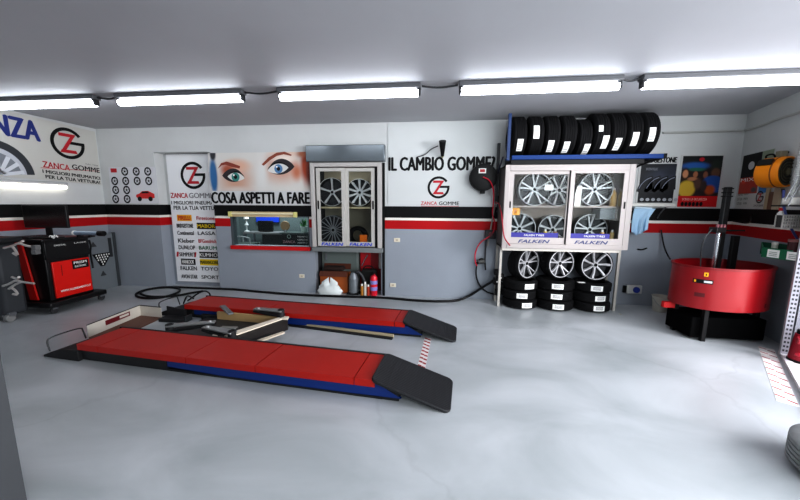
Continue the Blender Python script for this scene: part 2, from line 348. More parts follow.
# tall brand panel inside the recess
Pk = P; P = Plane((0, YB+rc-.02, 0), (1, 0, 0), (0, -1, 0))
pts = [P.px(168.5, 154), P.px(212.5, 154), P.px(219, 282), P.px(181, 282)]
u0, v0 = P.px(180.5, 281); u1 = P.px(214.5, 200)[0]; v1 = P.px(190, 154)[1]; u0 = P.px(170.5, 200)[0]
t = thing('brand_panel', 'tall white panel listing tyre makers under a red and black emblem', 'sign', P.at(u0, v0))
P.rect(MB(), u0, v0, u1, v1, .0, .012).build('panel_board', mat('e6e7e8', .45), t)
P.rect(MB(), u0, v1, u1, v1+.03, .0, .03).build('top_rail', DKGREY, t)
q = P.off(.013)
u, v = P.px(193.5, 175.5); emblem(q, u, v, .262, t)
text(q, 'ZANCA', (u0+.03, P.px(190, 198)[1], u0+.40, P.px(190, 193)[1]), REDINK, t); text(q, 'GOMME', (u0+.43, P.px(190, 198)[1], u1-.01, P.px(190, 193)[1]), mat('8a8a8c', .5), t)
text(q, 'I MIGLIORI PNEUMA', (u0+.03, P.px(190, 204.5)[1], u1-.01, P.px(190, 201)[1]), INK, t, .01)
text(q, 'PER LA TUA VETTU', (u0+.07, P.px(190, 209.8)[1], u1-.01, P.px(190, 206)[1]), INK, t, .01)
P2 = [('PIRELLI', 'Firestone'), ('BRIDGESTONE', 'MABOR'), ('Continental', 'LASSA'), ('Kleber', 'BFGoodrich'), ('DUNLOP', 'BARUM'), ('SEMPERIT', 'KUMHO'), ('HANKOOK', 'MARANGONI'), ('FALKEN', 'TOYO'), ('AVON STAR', 'SPORT')]
bgs = {0: ('e8a81c', None), 1: (None, '1a1a1c'), 5: (None, '1a1a1c'), 6: ('1a1a1c', 'e6c81a')}
tx = {0: ('b81c2c', 'b81c2c'), 1: ('19191b', 'e6c81a'), 5: ('3a3a3c', 'eeeeea'), 6: ('eeeeea', '19191b'), 3: ('19191b', 'b81c2c'), 4: ('3c3c40', '0c5a38')}
yr = [218, 225.8, 233, 240.8, 247.5, 254.5, 261.8, 268.2, 276.5]
for i, (a, b) in enumerate(P2):
    v = P.px(195, yr[i])[1]; um = u0+.5
    ca, cb2 = tx.get(i, ('3c3c40', '3c3c40')); ba, bb = bgs.get(i, (None, None))
    if ba: P.rect(MB(), u0+.12, v-.062, um-.06, v+.062, .013, .001).build('brand_block', mat(ba, .5), t)
    if bb: P.rect(MB(), um+.04, v-.062, u1, v+.062, .013, .001).build('brand_block', mat(bb, .5), t)
    text(q, a, (u0+.1+(.05 if ba else 0), v-.04, um-.04-(.05 if ba else 0), v+.04), mat(ca, .5), t, .02, .003)
    text(q, b, (um+.05, v-.036, u1-.02, v+.036), mat(cb2, .5), t, .02, .003)
mm = MB(); v = P.px(195, yr[5])[1]
for uu in (u0+.06, um-.05): P.poly(mm, [(uu-.03, v-.05), (uu+.01, v-.05), (uu+.03, v+.05), (uu-.01, v+.05)], .016, .001)
mm.build('brand_marks', REDINK, t)

P = Pk
# eyes banner
def PX(x, y, d=.0): u, v = P.px(x, y); return P.at(u, v, d)
SC = (P.px(260, 180)[0]-P.px(259, 180)[0])
def bl(x, y, rx, ry, col, soft=.8): return (PX(x, y), (rx*SC, .4, ry*SC), col, soft)
skin = blob_mat('d3d1cc', [bl(236, 180, 26, 24, 'c9a18c', .9), bl(237, 166, 20, 9, 'd8b09a', .8), bl(281, 168, 30, 20, 'cba08c', .9), bl(262, 172, 9, 26, 'd9d9d6', .9), bl(286, 153, 22, 6, 'dcc0ae', .9),
    bl(228, 170, 10, 9, 'a8563c', .8), bl(284, 159, 16, 6, 'e8dcd2', .8), bl(297, 172, 8, 12, 'c07a5c', .9), bl(306, 165, 7, 24, 'a5421c', .7), bl(309, 172, 4, 20, '6e2410', .8), bl(302, 154, 8, 5, 'b06a48', .9), bl(238, 190, 22, 5, 'd2c6be', .9), bl(214, 176, 5, 22, '2c6a9c', .5), bl(213, 154, 4, 8, '20202a', .5)])
x0, v0 = P.px(212, 204.5); x1 = P.px(310, 180)[0]; v1 = P.px(260, 152.5)[1]
t = thing('eyes_banner', 'wide banner with two made-up eyes above large black Italian words', 'banner', P.at(x0, v0))
vm = P.px(260, 191)[1]
P.rect(MB(), x0, v0, x1, v1, 0, .008).build('banner_sheet', mat('cfd0d0', .4), t)
P.rect(MB(), x0, vm, x1, v1, .008, .003).build('picture', skin, t)
def eye(cx, cy, w, h, tilt, iris, flip=1):
    def sh(sw, s_h, n=14, dx=0, dy=0, lo=.75):
        p = []
        for i in range(n+1):
            a = -1+2*i/n; p.append((a*sw, (1-a*a)**.8*s_h))
        for i in range(1, n):
            a = 1-2*i/n; p.append((a*sw, -(1-a*a)**.9*s_h*lo))
        return [P.px(cx+dx+x*math.cos(tilt)-y*math.sin(tilt)*-1*0+y*math.sin(tilt), cy+dy-(y*math.cos(tilt))+x*math.sin(tilt)) for x, y in p]
    P.poly(MB(), sh(w*1.28, h*1.75, dx=-2*flip, dy=-.6, lo=.6), .012, .001).build('eye_shadow', mat('2a2226', .5), t)
    P.poly(MB(), sh(w, h, dx=1*flip), .014, .001).build('eye_white', mat('d8d8d4', .4), t)
    u, v = P.px(cx+.6*flip, cy-.4); P.ell(MB(), u, v, 4.0*SC, 4.1*SC, .016, .001).build('iris', mat(iris, .4), t)
    P.ell(MB(), u, v, 1.7*SC, 1.8*SC, .018, .001).build('pupil', INK, t)
    P.ell(MB(), u-.03, v+.035, .9*SC, .9*SC, .02, .0008).build('glint', PAPER, t)
    lash = MB(); P.poly(lash, sh(w*1.05, h*1.22, dx=1*flip, dy=-.4, lo=-.82), .017, .001); lash.build('eyelashes', INK, t)
eye(235.5, 177.5, 8.5, 4.8, R(6), '3c8a80', 1); eye(279.5, 169.3, 10.5, 5.6, R(-9), '5a86ae', -1)
P.ppoly(MB(), [(218, 169), (221.5, 163.3), (227, 161.6), (233, 163.5), (240.5, 166.2), (240, 168.6), (232, 167), (226, 164.8), (222, 165.5)], .012, .001).build('eyebrow', mat('8a3a28', .5), t)
P.ppoly(MB(), [(262, 164.5), (269, 157.5), (277, 152.8), (285, 151.8), (292, 154.8), (291.5, 156), (284, 154.4), (277, 156), (270, 160.6), (264, 165.8)], .012, .001).build('eyebrow', mat('8c4630', .5), t)
text(P, 'COSA ASPETTI A FARE', (x0+.015, P.px(260, 204)[1]+.01, x1-.02, P.px(260, 192.3)[1]), INK, t, .035, .012)

# office window: sill, lamp, pane
t = tag(P.rect(MB(), wx0, wz0-.07, wx1+.02, wz0, -.0, .05).build('window_1', RED), kind='structure')
P.rect(MB(), wx0, wz0, wx1, wz1, -.06, .006).build('glass_pane', GLASS, t)
fr = MB()
for a in ((wx0, wz0, wx0+.02, wz1), (wx1-.02, wz0, wx1, wz1), (wx0, wz1-.02, wx1, wz1)): P.rect(fr, *a, -.16, .158)
fr.build('window_frame', mat('4a5256', .5), t)
lx0, lz0, lx1, lz1 = pbox(P, 230, 211.7, 297.5, 217)
t = thing('batten_lamp', 'unlit pale yellow batten lamp along the top of the office window', 'light', P.at(lx0, lz0))
P.rect(MB(), lx0+.05, lz0, lx1-.05, lz1, 0, .03).build('lamp_body', mat('cbb894', .5), t, .004)
MB().cyl(P.at(lx0+.05, (lz0+lz1)/2+.012, .045), P.at(lx1-.05, (lz0+lz1)/2+.012, .045), .015, 12).build('tube', mat('ece6c4', .3), t)
for a in (lx0, lx1-.06): P.rect(MB(), a, lz0, a+.06, lz1, 0, .065).build('end_cap', mat('d6d08a', .5), t, .006)
# office furniture behind the glass
DY = 6.9; dz = onY(265, 232.5, DY).z; dxl, dxr = onY(243, 236, DY).x, onY(283, 236, DY).x
t = thing('office_desk', 'dark office desk behind the wall window', 'desk', ((dxl+dxr)/2, DY+.2, 0))
MB().box((dxl, DY, dz-.04), (dxr+.5, DY+.4, dz)).build('desktop', mat('77797a', .5), t); MB().box((dxl+.45, DY+.03, 0), (dxr+.4, DY+.38, dz-.04)).build('drawer_block', mat('2b2f31', .6), t)
for x in (dxl+.03, dxl+.25): MB().box((x-.02, DY+.02, 0), (x+.02, DY+.06, dz-.04)).build('leg', STEEL, t)
a_, b_ = onY(258, 222, DY+.2), onY(273.5, 231.5, DY+.2)
t = thing('computer_monitor', 'dark computer monitor on the office desk behind the window', 'monitor', ((a_.x+b_.x)/2, DY+.2, dz))
MB().box((a_.x, DY+.18, b_.z), (b_.x, DY+.22, a_.z+.03)).build('screen', mat('101415', .3), t, .01); xm = (a_.x+b_.x)/2; MB().box((xm-.03, DY+.2, dz+.02), (xm+.03, DY+.23, b_.z+.02)).build('stand', BLACK, t); MB().box((xm-.12, DY+.12, dz+.002), (xm+.12, DY+.3, dz+.02)).build('base', BLACK, t, .004)
a_, b_ = onY(256, 218.5, 7.36), onY(279, 222.5, 7.36)
tag(MB().box((a_.x, 7.35, b_.z), (b_.x, 7.395, a_.z+.06)).build('notice_strip', mat('1c4cd0', .5), None, .01), 'blue strip on the office wall above the monitor', 'sign')
c = onY(247, 232, DY+.1); t = thing('office_lamp', 'slim silver table lamp left of the office monitor', 'lamp', (c.x, DY+.1, dz))
MB().lathe([(.06, dz+.002), (.06, dz+.02), (.015, dz+.04), (.02, dz+.12), (.05, dz+.16), (.02, dz+.22), (.015, dz+.3)], Matrix.Translation((c.x, DY+.1, 0)), 16).build('lamp_stand', mat('b8bcbc', .4), t); MB().cone((c.x, DY+.1, dz+.3), (c.x, DY+.1, dz+.42), .06, .035, 16).build('lamp_shade', PAPER, t)
c = onY(236, 240, 6.3); t = thing('office_chair', 'grey tube-framed chair in front of the office desk', 'chair', (c.x+.2, 6.35, 0)); cx_, sz = c.x+.2, onY(240, 243, 6.3).z
MB().box((cx_-.2, 6.15, sz-.05), (cx_+.2, 6.55, sz)).build('seat', mat('33403c', .6), t, .015)
for x, y in ((-.19, 6.17), (.19, 6.17), (-.19, 6.53), (.19, 6.53)): MB().cyl((cx_+x, y, 0), (cx_+x, y, sz+.12 if x < 0 or y < 6.3 else sz), .014, 10).build('leg', mat('9aa0a0', .4), t)
MB().tube([(cx_-.19, 6.17, sz+.12), (cx_, 6.17, sz+.16), (cx_+.19, 6.17, sz+.12)], .014, 8, 2).build('backrest', mat('9aa0a0', .4), t)
CY = 6.25; a_, b_ = onY(281.5, 232.5, CY), onY(311, 246, CY)
t = thing('shop_counter', 'dark counter front with white words behind the office window', 'counter', ((a_.x+b_.x)/2, CY, 0))
MB().box((a_.x, CY, 0), (b_.x-.12, CY+.3, a_.z-.03)).build('counter_body', mat('15171a', .4), t, .005); MB().box((a_.x-.03, CY-.03, a_.z-.03), (b_.x-.1, CY+.33, a_.z)).build('counter_top', mat('4d5a58', .3), t)
OP = Plane((0, CY-.002, 0), (1, 0, 0), (0, -1, 0)); text(OP, 'ZANCA', pbox(OP, 283, 240.5, 295.5, 243), mat('c8a0a4', .5), t, .01); text(OP, 'PNEUMATICI', pbox(OP, 297.5, 236, 307.5, 237.5), PAPER, t, .01); text(OP, 'CERCHI', pbox(OP, 297.5, 239, 307.5, 240.5), PAPER, t, .01); text(OP, 'ASSETTO', pbox(OP, 297.5, 242, 307.5, 243.5), PAPER, t, .01)
u, v = OP.px(289, 236.5); OP.arc(MB(), u, v, .03, .042, 0, 360, .002, .002, 20).build('round_mark', mat('9ab0a8', .5), t)
tz_ = a_.z
c = onY(285.5, 228, CY+.15); t = thing('desk_fan', 'round beige desk fan on the office counter', 'fan', (c.x, CY+.15, tz_))
MB().cyl((c.x, CY+.12, tz_+.13), (c.x, CY+.16, tz_+.13), .1, 28).build('fan_guard', mat('a08868', .5), t, .01); MB().cyl((c.x, CY+.14, tz_), (c.x, CY+.14, tz_+.05), .03).build('stand', STEEL, t)
c = onY(304, 228, CY+.15); t = thing('potted_plant', 'small green leafy plant in a white pot on the office counter', 'plant', (c.x, CY+.15, tz_))
MB().lathe([(.05, tz_), (.075, tz_+.12), (.07, tz_+.12), (.0, tz_+.1)], Matrix.Translation((c.x, CY+.15, 0)), 18).build('pot', mat('d8e8e0', .4), t)
lv = MB()
for i in range(22):
    a = random.random()*6.28; l = .06+.08*random.random(); z = .05+.16*random.random(); p0_ = Vector((c.x, CY+.15, tz_+.1)); e = p0_+Vector((math.cos(a)*l, math.sin(a)*l*.7, z)); s_ = Vector((-math.sin(a), math.cos(a), 0))*.02; m_ = p0_.lerp(e, .6)
    lv.add([p0_, m_+s_, e, m_-s_], [(0, 1, 2, 3)])
lv.build('leaves', mat('2c7a38', .5), t)

# grey roller shutter box over the first case
a = pbox(P, 308.5, 145, 387, 163.5)
tag(MB().box((a[0], YB-.14, a[1]+.02), (a[2]-.02, YB, a[3]-.02)).build('shutter_box', mat('71797e', .22, .35), None, .012), 'plain grey shutter box above the narrow display case', 'shutter box')
# ------------------------------------------------------------------ wheels and tyres
def Mx(c, rz=0, ry=0, rx=0): return Matrix.Translation(c) @ Matrix.Rotation(rz, 4, 'Z') @ Matrix.Rotation(ry, 4, 'Y') @ Matrix.Rotation(rx, 4, 'X')
def tyre_mesh(Ro, Ri, w, M, n=48):
    h = w/2; p = [(-h*.72, Ri), (-h*.95, Ri+.02), (-h, (Ro+Ri)/2), (-h*.97, Ro-.045), (-h*.86, Ro-.014), (-h*.74, Ro)]
    for g in (-.45, -.15, .15, .45): p += [(h*(g-.04), Ro+.001), (h*(g-.035), Ro-.009), (h*(g+.035), Ro-.009), (h*(g+.04), Ro+.001)]
    p += [(h*.74, Ro), (h*.86, Ro-.014), (h*.97, Ro-.045), (h, (Ro+Ri)/2), (h*.95, Ri+.02), (h*.72, Ri), (h*.6, Ri+.012), (h*.5, Ro-.05), (-h*.5, Ro-.05), (-h*.6, Ri+.012)]
    return MB().ring(p, M, n)
def rim_parts(root, Rr, w, M, spokes=5, twin=False, face=1, m_sp=ALLOY, m_bar=DARKALLOY, sw=.04, curve=0., lip=.008):
    """rim about local X; the face looks along -X*face"""
    s = -face; h = w/2
    MB().ring([(s*h, Rr), (s*h, Rr-.012), (s*h*.85, Rr-.02), (-s*h*.7, Rr-.045), (-s*h, Rr-.02), (-s*h, Rr)], M, 40).build('rim_barrel', m_bar, root)
    MB().ring([(s*(h+.004), Rr+.001), (s*(h+.004), Rr-lip), (s*h*.8, Rr-lip-.006), (s*h*.8, Rr-.004)], M, 40).build('rim_lip', m_sp, root)
    MB().ring([(s*h*.15, Rr-.03), (s*h*.15, .03), (s*h*.05, .03), (s*h*.05, Rr-.03)], M, 32).build('brake_side', mat('2e2f33', .5), root)
    MB().cone(M @ Vector((s*h*.35, 0, 0)), M @ Vector((s*h*.66, 0, 0)), .05, .04, 20).build('hub', m_sp, root)
    MB().cyl(M @ Vector((s*h*.66, 0, 0)), M @ Vector((s*h*.72, 0, 0)), .026, 16).build('hub_cap', INK, root)
    for i in range(spokes):
        a0 = 2*PI*i/spokes+.3
        for da in ((-.13, .13) if twin else (0,)):
            a = a0+da; mb = MB(); r1 = .035; r2 = Rr-.012; k1, k2 = sw*.8/2, sw/2*(.8 if twin else 1.15); ae = a+curve+da*.5
            def pt(r, off, x, ang): return M @ Vector((x, r*math.cos(ang)-off*math.sin(ang), r*math.sin(ang)+off*math.cos(ang)))
            vs = []
            for (r, k, x0, x1, ang) in ((r1, k1, s*h*.35, s*h*.62, a0+da*.3), ((r1+r2)/2, (k1+k2)/2*.85, s*h*.5, s*h*.76, (a+ae)/2), (r2, k2, s*h*.62, s*h*.94, ae)):
                vs += [pt(r, -k, x0, ang), pt(r, k, x0, ang), pt(r, k*.6, x1, ang), pt(r, -k*.6, x1, ang)]
            fs = [(0, 1, 2, 3), (11, 10, 9, 8)]
            for b in (0, 4): fs += [(b+i2, b+(i2+1) % 4, b+4+(i2+1) % 4, b+4+i2) for i2 in range(4)]
            mb.add(vs, fs).build('spoke', m_sp, root)
def loose_rim(c, r, label, spokes, twin=False, rz=PI/2, w=.2, group=None, sw=.04, curve=0., m=ALLOY, bar=DARKALLOY, lean=0.):
    root = thing('alloy_wheel', label, 'wheel', (c[0], c[1], c[2]-r), group)
    rim_parts(root, r, w, Mx(c, rz, lean), spokes, twin, 1, m, bar, sw, curve); return root

# ------------------------------------------------------------------ narrow display case in the niche
fy = YB-.1
x0, x1 = BW.px(311.5, 220)[0]*fy/YB, BW.px(381.5, 220)[0]*fy/YB
Pf = Plane((0, fy, 0), (1, 0, 0), (0, -1, 0))
z1 = Pf.px(345, 162.5)[1]; zb = Pf.px(345, 247.5)[1]; zs = Pf.px(345, 252)[1]
fr = thing('display_case', 'narrow white-framed display case with two sliding doors under the grey shutter box', 'display case', (x0, fy, zs))
def fbar(a, b, y0=fy, y1=YB+.0): return MB().box((a[0], y0, a[1]), (b[0], y1, b[1]))
fbar((x0, zb), (x0+.075, z1)).build('side_frame', FRAMEW, fr, .006); fbar((x1-.075, zb), (x1, z1)).build('side_frame', FRAMEW, fr, .006)
fbar((x0+.075, z1-.07), (x1-.075, z1)).build('top_frame', FRAMEW, fr, .006); MB().box((x0, fy-.03, zs), (x1+.02, YB, zb)).build('sill', mat('7b8080', .5), fr, .006)
MB().box((x0+.08, YB+.01, zb-.04), (x1-.08, YB+nd-.02, zb)).build('bottom_board', mat('b5a585', .6), fr)
mid = Pf.px(343, 205)[0]
for k, (a, b, y) in enumerate(((x0+.11, mid+.04, fy+.0), (mid-.0+.03, x1-.13, fy+.045))):
    d = fbar((a, zb+.02), (a+.065, z1-.09), y, y+.035).box((b-.065, y, zb+.02), (b, y+.035, z1-.09)).box((a+.065, y, z1-.15), (b-.065, y+.035, z1-.09)).box((a+.065, y, zb+.02), (b-.065, y+.035, zb+.1)).build('sliding_door', mat('bdbbb6', .4), fr)
    MB().box((a+.065, y+.012, zb+.1), (b-.065, y+.018, z1-.15)).build('glass_pane', GLASS, d)
    hx = a+.03 if k == 0 else b-.03
    MB().box((hx-.012, y-.008, 1.6), (hx+.012, y, 1.75)).build('handle', INK, d)
    text(Plane((0, y, 0), (1, 0, 0), (0, -1, 0)), 'FALKEN', (a+.07, zb+.03, b-.05, zb+.085), mat('1c40c0', .5), d, .06, .002, 'lettering', .25)
MB().box((x1+.002, YB-.02, 0), (x1+.045, YB-.004, z1)).build('gap_strip', INK, fr); fbar((x0+.075, zb), (x0+.11, z1-.07), fy+.05, YB).build('gap_strip', INK, fr); fbar((x1-.13, zb), (x1-.075, z1-.07), fy+.05, YB).build('gap_strip', INK, fr)
zsh = BW.px(345, 207)[1]
MB().box((nx0+.01, YB+.06, zsh-.03), (nx1-.01, YB+nd-.02, zsh)).build('shelf', mat('c4b896', .6), fr)
MB().box((nx0+.01, YB+nd-.02, zb), (nx1-.01, YB+nd-.005, nz1)).build('back_board', mat('aaa391', .7), fr)
G1 = 'wheels in the narrow display case'
yw = YB+.26
def wp(px_, py_, y=yw): return onY(px_, py_, y)
c = wp(330.5, 189); c.x = nx0+.30; loose_rim((c.x, yw, zsh+.275), .262, 'five-spoke alloy wheel on the upper shelf, left, narrow display case', 5, False, PI/2, .18, G1, .045)
c = wp(357, 189); c.x = nx0+.83; loose_rim((c.x, yw, zsh+.268), .25, 'ten-spoke alloy wheel on the upper shelf, right, narrow display case', 10, False, PI/2, .18, G1, .05)
c = wp(330, 233); c.x = nx0+.30; loose_rim((c.x, yw, zb+.29), .28, 'many-spoked dark alloy wheel at lower left in the narrow display case', 18, False, PI/2, .18, G1, .016, 0, mat('b4b8bc', .3, .3))
c = wp(357, 240); t = thing('tyre', 'black tyre with orange tag at lower right in the narrow display case', 'tyre', (c.x, yw, zb))
tyre_mesh(.185, .11, .17, Mx((c.x+.04, yw-.08, zb+.188), PI/2)).build('tyre_carcass', RUBBER, t)
MB().box((c.x+.1, yw-.185, zb+.04), (c.x+.24, yw-.177, zb+.22)).build('tag', mat('ee7a10', .5), t)

# niche below the case: box, bags, tools, extinguisher
ny = YB+.1
t = thing('cupboard', 'low grey cupboard in the niche under the narrow display case', 'cupboard', (-1.95, YB+.35, 0))
MB().box((nx0+.02, YB+.33, 0), (-1.5, YB+.6, .86)).build('cupboard_body', mat('8b9490', .5), t, .004); MB().box((nx0+.06, YB+.31, .05), (-1.55, YB+.33, .84)).build('door', mat('6d7875', .5), t, .004)
MB().box((nx0+.1, YB+.295, .6), (nx0+.13, YB+.31, .72)).build('handle', STEEL, t)
t = thing('metal_cabinet', 'red metal cabinet in the niche right of the grey cupboard', 'cabinet', (-1.3, YB+.4, 0))
MB().box((-1.48, YB+.3, 0), (-1.04, YB+.6, .84)).build('cabinet_body', mat('8c1420', .4), t, .008); MB().box((-1.46, YB+.28, .35), (-1.26, YB+.3, .82)).build('door', mat('c41828', .4), t, .004); MB().box((-1.1, YB+.28, .45), (-1.05, YB+.3, .82)).build('white_label', PAPER, t)
MB().tube([(-1.43, YB+.26, .5), (-1.37, YB+.26, .62), (-1.31, YB+.26, .72)], .012, 6).build('handle', CHROME, t)
t = thing('cardboard_box', 'open orange and brown cardboard box on the cupboard front in the niche', 'box', (-1.95, ny, 0))
MB().box((-2.2, YB+.04, .0), (-1.66, YB+.28, .38)).build('carton', mat('a85a24', .7, noise=.25, scale=5), t, .006)
for (p, q2) in ((((-2.2, YB+.04, .42), (-1.66, YB+.04, .42)), (0, -.05, -.1)), (((-2.2, YB+.28, .42), (-1.66, YB+.28, .42)), (0, .02, .12))):
    a_, b_ = Vector(p[0]), Vector(p[1]); MB().prism([a_, b_, b_+Vector(q2)*.9, a_+Vector(q2)*.9], (0, .006, 0)).build('flap', mat('5a2c1a', .7), t)
MB().box((-2.15, YB+.07, .42), (-1.75, YB+.25, .50)).build('packed_rags', mat('2c1a14', .9), t, .03)
t = thing('plastic_bag', 'crumpled white plastic bag on the floor in front of the orange box', 'bag', (-1.9, YB-.06, 0))
mb = MB(); nn = 20
for j in range(9):
    z = j/8; rr = (.24, .27, .27, .25, .22, .19, .17, .1, .02)[j]
    for i in range(nn):
        a_ = 2*PI*i/nn; k = 1+.16*math.sin(5*a_+j)*(z)+.1*math.sin(9*a_-2*j); mb.v.append(Vector((-1.97+rr*k*math.cos(a_)*.85, YB-.08+rr*k*.32*math.sin(a_), .27*z*(1+.25*math.cos(2*a_)*z))))
for j in range(8):
    for i in range(nn): mb.f.append((j*nn+i, j*nn+(i+1) % nn, (j+1)*nn+(i+1) % nn, (j+1)*nn+i))
mb.f.append(tuple(range(nn-1, -1, -1))); mb.build('bag_skin', mat('dde2e0', .4, bump=.3, scale=14), t)
t = thing('vacuum_cleaner', 'small grey upright machine between white bag and extinguisher', 'vacuum', (-1.52, ny, 0))
MB().cyl((-1.54, YB+.02, .03), (-1.54, YB+.02, .3), .09, 20).cone((-1.54, YB+.02, .3), (-1.53, YB+.02, .42), .09, .05, 20).build('body', mat('7a8084', .4, .3), t, .006)
MB().tube([(-1.5, YB, .4), (-1.44, YB-.02, .46), (-1.36, YB, .36), (-1.3, YB, .2)], .025, 10, 2).build('hose', mat('3a3c40', .5), t); MB().box((-1.66, YB-.06, 0), (-1.42, YB+.1, .04)).build('base', BLACK, t, .01)
t = thing('tool_bag', 'open black tool bag in the niche left of the extinguisher', 'bag', (-1.28, YB+.1, 0))
MB().box((-1.40, YB+.04, 0), (-1.12, YB+.26, .46)).build('bag_body', mat('0f0e0e', .8), t, .03); MB().tube([(-1.38, YB+.12, .45), (-1.34, YB+.12, .53), (-1.2, YB+.12, .53), (-1.16, YB+.12, .45)], .012, 6, 2).build('handle', BLACK, t)
for i, (x, col, h_) in enumerate(((-1.36, 'b07a30', .18), (-1.3, 'c8c4ba', .22), (-1.24, 'a83a20', .17))):
    s = thing('spray_can', ['yellowish spray can in front of the black tool bag', 'pale tall spray can in front of the black tool bag', 'reddish spray can in front of the black tool bag'][i], 'can', (x, YB-.05, 0), 'spray cans in the niche')
    MB().cyl((x, YB-.05, 0), (x, YB-.05, h_), .028, 16).build('can', mat(col, .4), s, .003); MB().cyl((x, YB-.05, h_), (x, YB-.05, h_+.04), .018, 12).build('cap', PAPER, s, .002)
c = onY(373.5, 294, YB-.05); ex = c.x
t = thing('fire_extinguisher', 'red fire extinguisher standing at the right edge of the niche', 'fire extinguisher', (ex, YB-.02, 0))
MB().lathe([(.062, 0), (.068, .01), (.068, .33), (.055, .37), (.022, .39), (.022, .41)], Matrix.Translation((ex, YB-.02, 0)), 22).build('cylinder', mat('d02038', .3), t)
for z in (.1, .22): MB().ring([(0, .0685), (.07, .0685), (.07, .07), (0, .07)], Matrix.Translation((ex, YB-.02, z)) @ Matrix.Rotation(-PI/2, 4, 'Y'), 24).build('paper_label', mat('8a86c0', .5), t)
MB().box((ex-.015, YB-.07, .4), (ex+.015, YB+.03, .44)).build('valve', BLACK, t, .004)

# wall sockets
def socket(x, y, lab, w=.085, h=.06, pl=BW, nm='wall_socket'):
    u, v = pl.px(x, y); t = thing(nm, lab, 'socket', pl.at(u, v), None); pl.rect(MB(), u-w, v-h, u+w, v+h, 0, .012).build('face_plate', mat('dcd4c2', .4), t, .003)
    pl.rect(MB(), u-w*.4, v-h*.4, u+w*.4, v+h*.4, .012, .003).build('switch_rocker', mat('b5ab98', .4), t)
socket(302, 276, 'cream wall socket left of the niche, near the floor', .05, .035); socket(397, 240, 'cream wall plate just under the red band right of the narrow case', .055, .036); socket(393, 285, 'cream wall socket low right of the fire extinguisher', .055, .036)

# question banner
u0, v0, u1, v1 = pbox(P, 388, 126, 503.5, 206)
v1 = ZC-.02
t = thing('question_banner', 'large white banner asking a tyre question in bold black letters', 'banner', P.at(u0, v0))
P.rect(MB(), u0, v0, u1, v1, 0, .008).build('banner_sheet', mat('c9cccb', .4), t)
text(P, 'IL CAMBIO GOMME?', (P.px(389, 163)[0], P.px(440, 170.5)[1], P.px(494.5, 163)[0], P.px(440, 157)[1]), INK, t, .03, .01)
u, v = P.px(438.5, 187.5); emblem(P, u, v, .19, t, .01)
text(P, 'ZANCA', (P.px(421, 203)[0], P.px(438, 205)[1], P.px(437, 203)[0], P.px(438, 201.5)[1]), REDINK, t, .01, .01)
text(P, 'GOMME', (P.px(439, 203)[0], P.px(438, 205)[1], P.px(459, 203)[0], P.px(438, 201.5)[1]), INK, t, .01, .01)
P.prect(MB(), 421, 206, 459, 206.4, .01, .001).build('underline', REDINK, t)
# bracket and cable (only the holder)
t = thing('wall_bracket', 'black cone bracket with thin cable on the white banner above the words', 'bracket', P.at(P.px(442, 157)[0], P.px(442, 157)[1]))
a = onY(442.5, 156, YB-.1); b = onY(442.5, 141, YB-.22)
MB().cone(a, b, .025, .06, 16).build('cone', BLACK, t); MB().cyl(a+Vector((0, .09, -.0)), a, .02, 10).build('wall_stud', mat('8a8a50', .5), t)
MB().tube([onY(438, 146, YB-.16), onY(431, 149, YB-.06), onY(425, 155, YB-.03), onY(417, 157, YB-.03)], .008, 6, 3).build('cable', DKGREY, t)

# ------------------------------------------------------------------ left wall banner (hangs a little crooked)
q = LW.off(.003); cor = [q.px(-40, 172.5), q.px(104, 186.5), q.px(100.5, 134.5), q.px(-40, 99)]
cor = [(cor[0][0], cor[0][1]), (5.72, 2.03), (5.72, 3.04), (cor[3][0], 3.09)]
t = thing('wheel_banner', 'long white banner with a printed tyre and navy letters on the left wall', 'banner', (XL, 4.5, 2.05))
q.poly(MB(), cor, .004, .006).build('banner_sheet', mat('c6c5bf', .45), t)
def lp(x, y): return q.px(x, y)
u, v = lp(0, 178); cu_, cv_ = lp(-2, 180)
rr = abs(lp(33, 180)[0]-cu_)
# printed tyre: dark arc, silver rim
def clipell(mb, r0, r1, d): q.arc(mb, cu_, 2.085, r0, r1, 2, 178, d, .001, 40, 1.0)
mb = MB(); q.arc(mb, cu_-.02, 2.1, .41, .52, 4, 176, .012, .001, 40, .92); mb.build('printed_tyre', mat('3a3d42', .5), t)
mb = MB(); q.arc(mb, cu_-.02, 2.1, .34, .41, 4, 176, .012, .001, 40, .92); mb.build('printed_rim', mat('c2c5cb', .5), t)
mb = MB(); q.arc(mb, cu_-.02, 2.1, .0, .34, 4, 176, .011, .001, 40, .92); mb.build('printed_rim_shade', mat('83888f', .5), t)
mb = MB()
for k in range(7):
    a = R(12+k*26)
    q.poly(mb, [(cu_+.02+.05*math.cos(a-.5), 2.1+.05*math.sin(a-.5)), (cu_+.02+.31*math.cos(a-.09), 2.1+.31*math.sin(a-.09)), (cu_+.02+.31*math.cos(a+.09), 2.1+.31*math.sin(a+.09)), (cu_+.02+.05*math.cos(a+.5), 2.1+.05*math.sin(a+.5))], .0125, .001)
mb.build('printed_spokes', mat('d4d7dc', .5), t)
text(q, 'NZA', (q.px(-8, 128)[0], q.px(10, 136)[1], q.px(37.5, 128)[0], q.px(20, 118)[1]), NAVY, t, .03, .012, 'lettering', .0, .001, -.02)
ue, ve = lp(67.5, 143.5); emblem(q, ue, ve, .27, t, .012)
sk = -.05
def lt(s, xa, xb, ya, yb, m, b=.015): a0 = q.px(xa, (ya+yb)/2)[0]; a1 = q.px(xb, (ya+yb)/2)[0]; text(q, s, (a0, q.px(xa, yb)[1], a1, q.px(xa, ya)[1]), m, t, b, .012, 'lettering', 0, .001, sk)
lt('ZANCA', 42, 68.5, 161, 167, REDINK); lt('GOMME', 71.5, 98.5, 164.2, 169.2, INK); lt('DAL 1968', 85, 97, 163.2, 164.4, mat('6a6a6c', .5), .0)
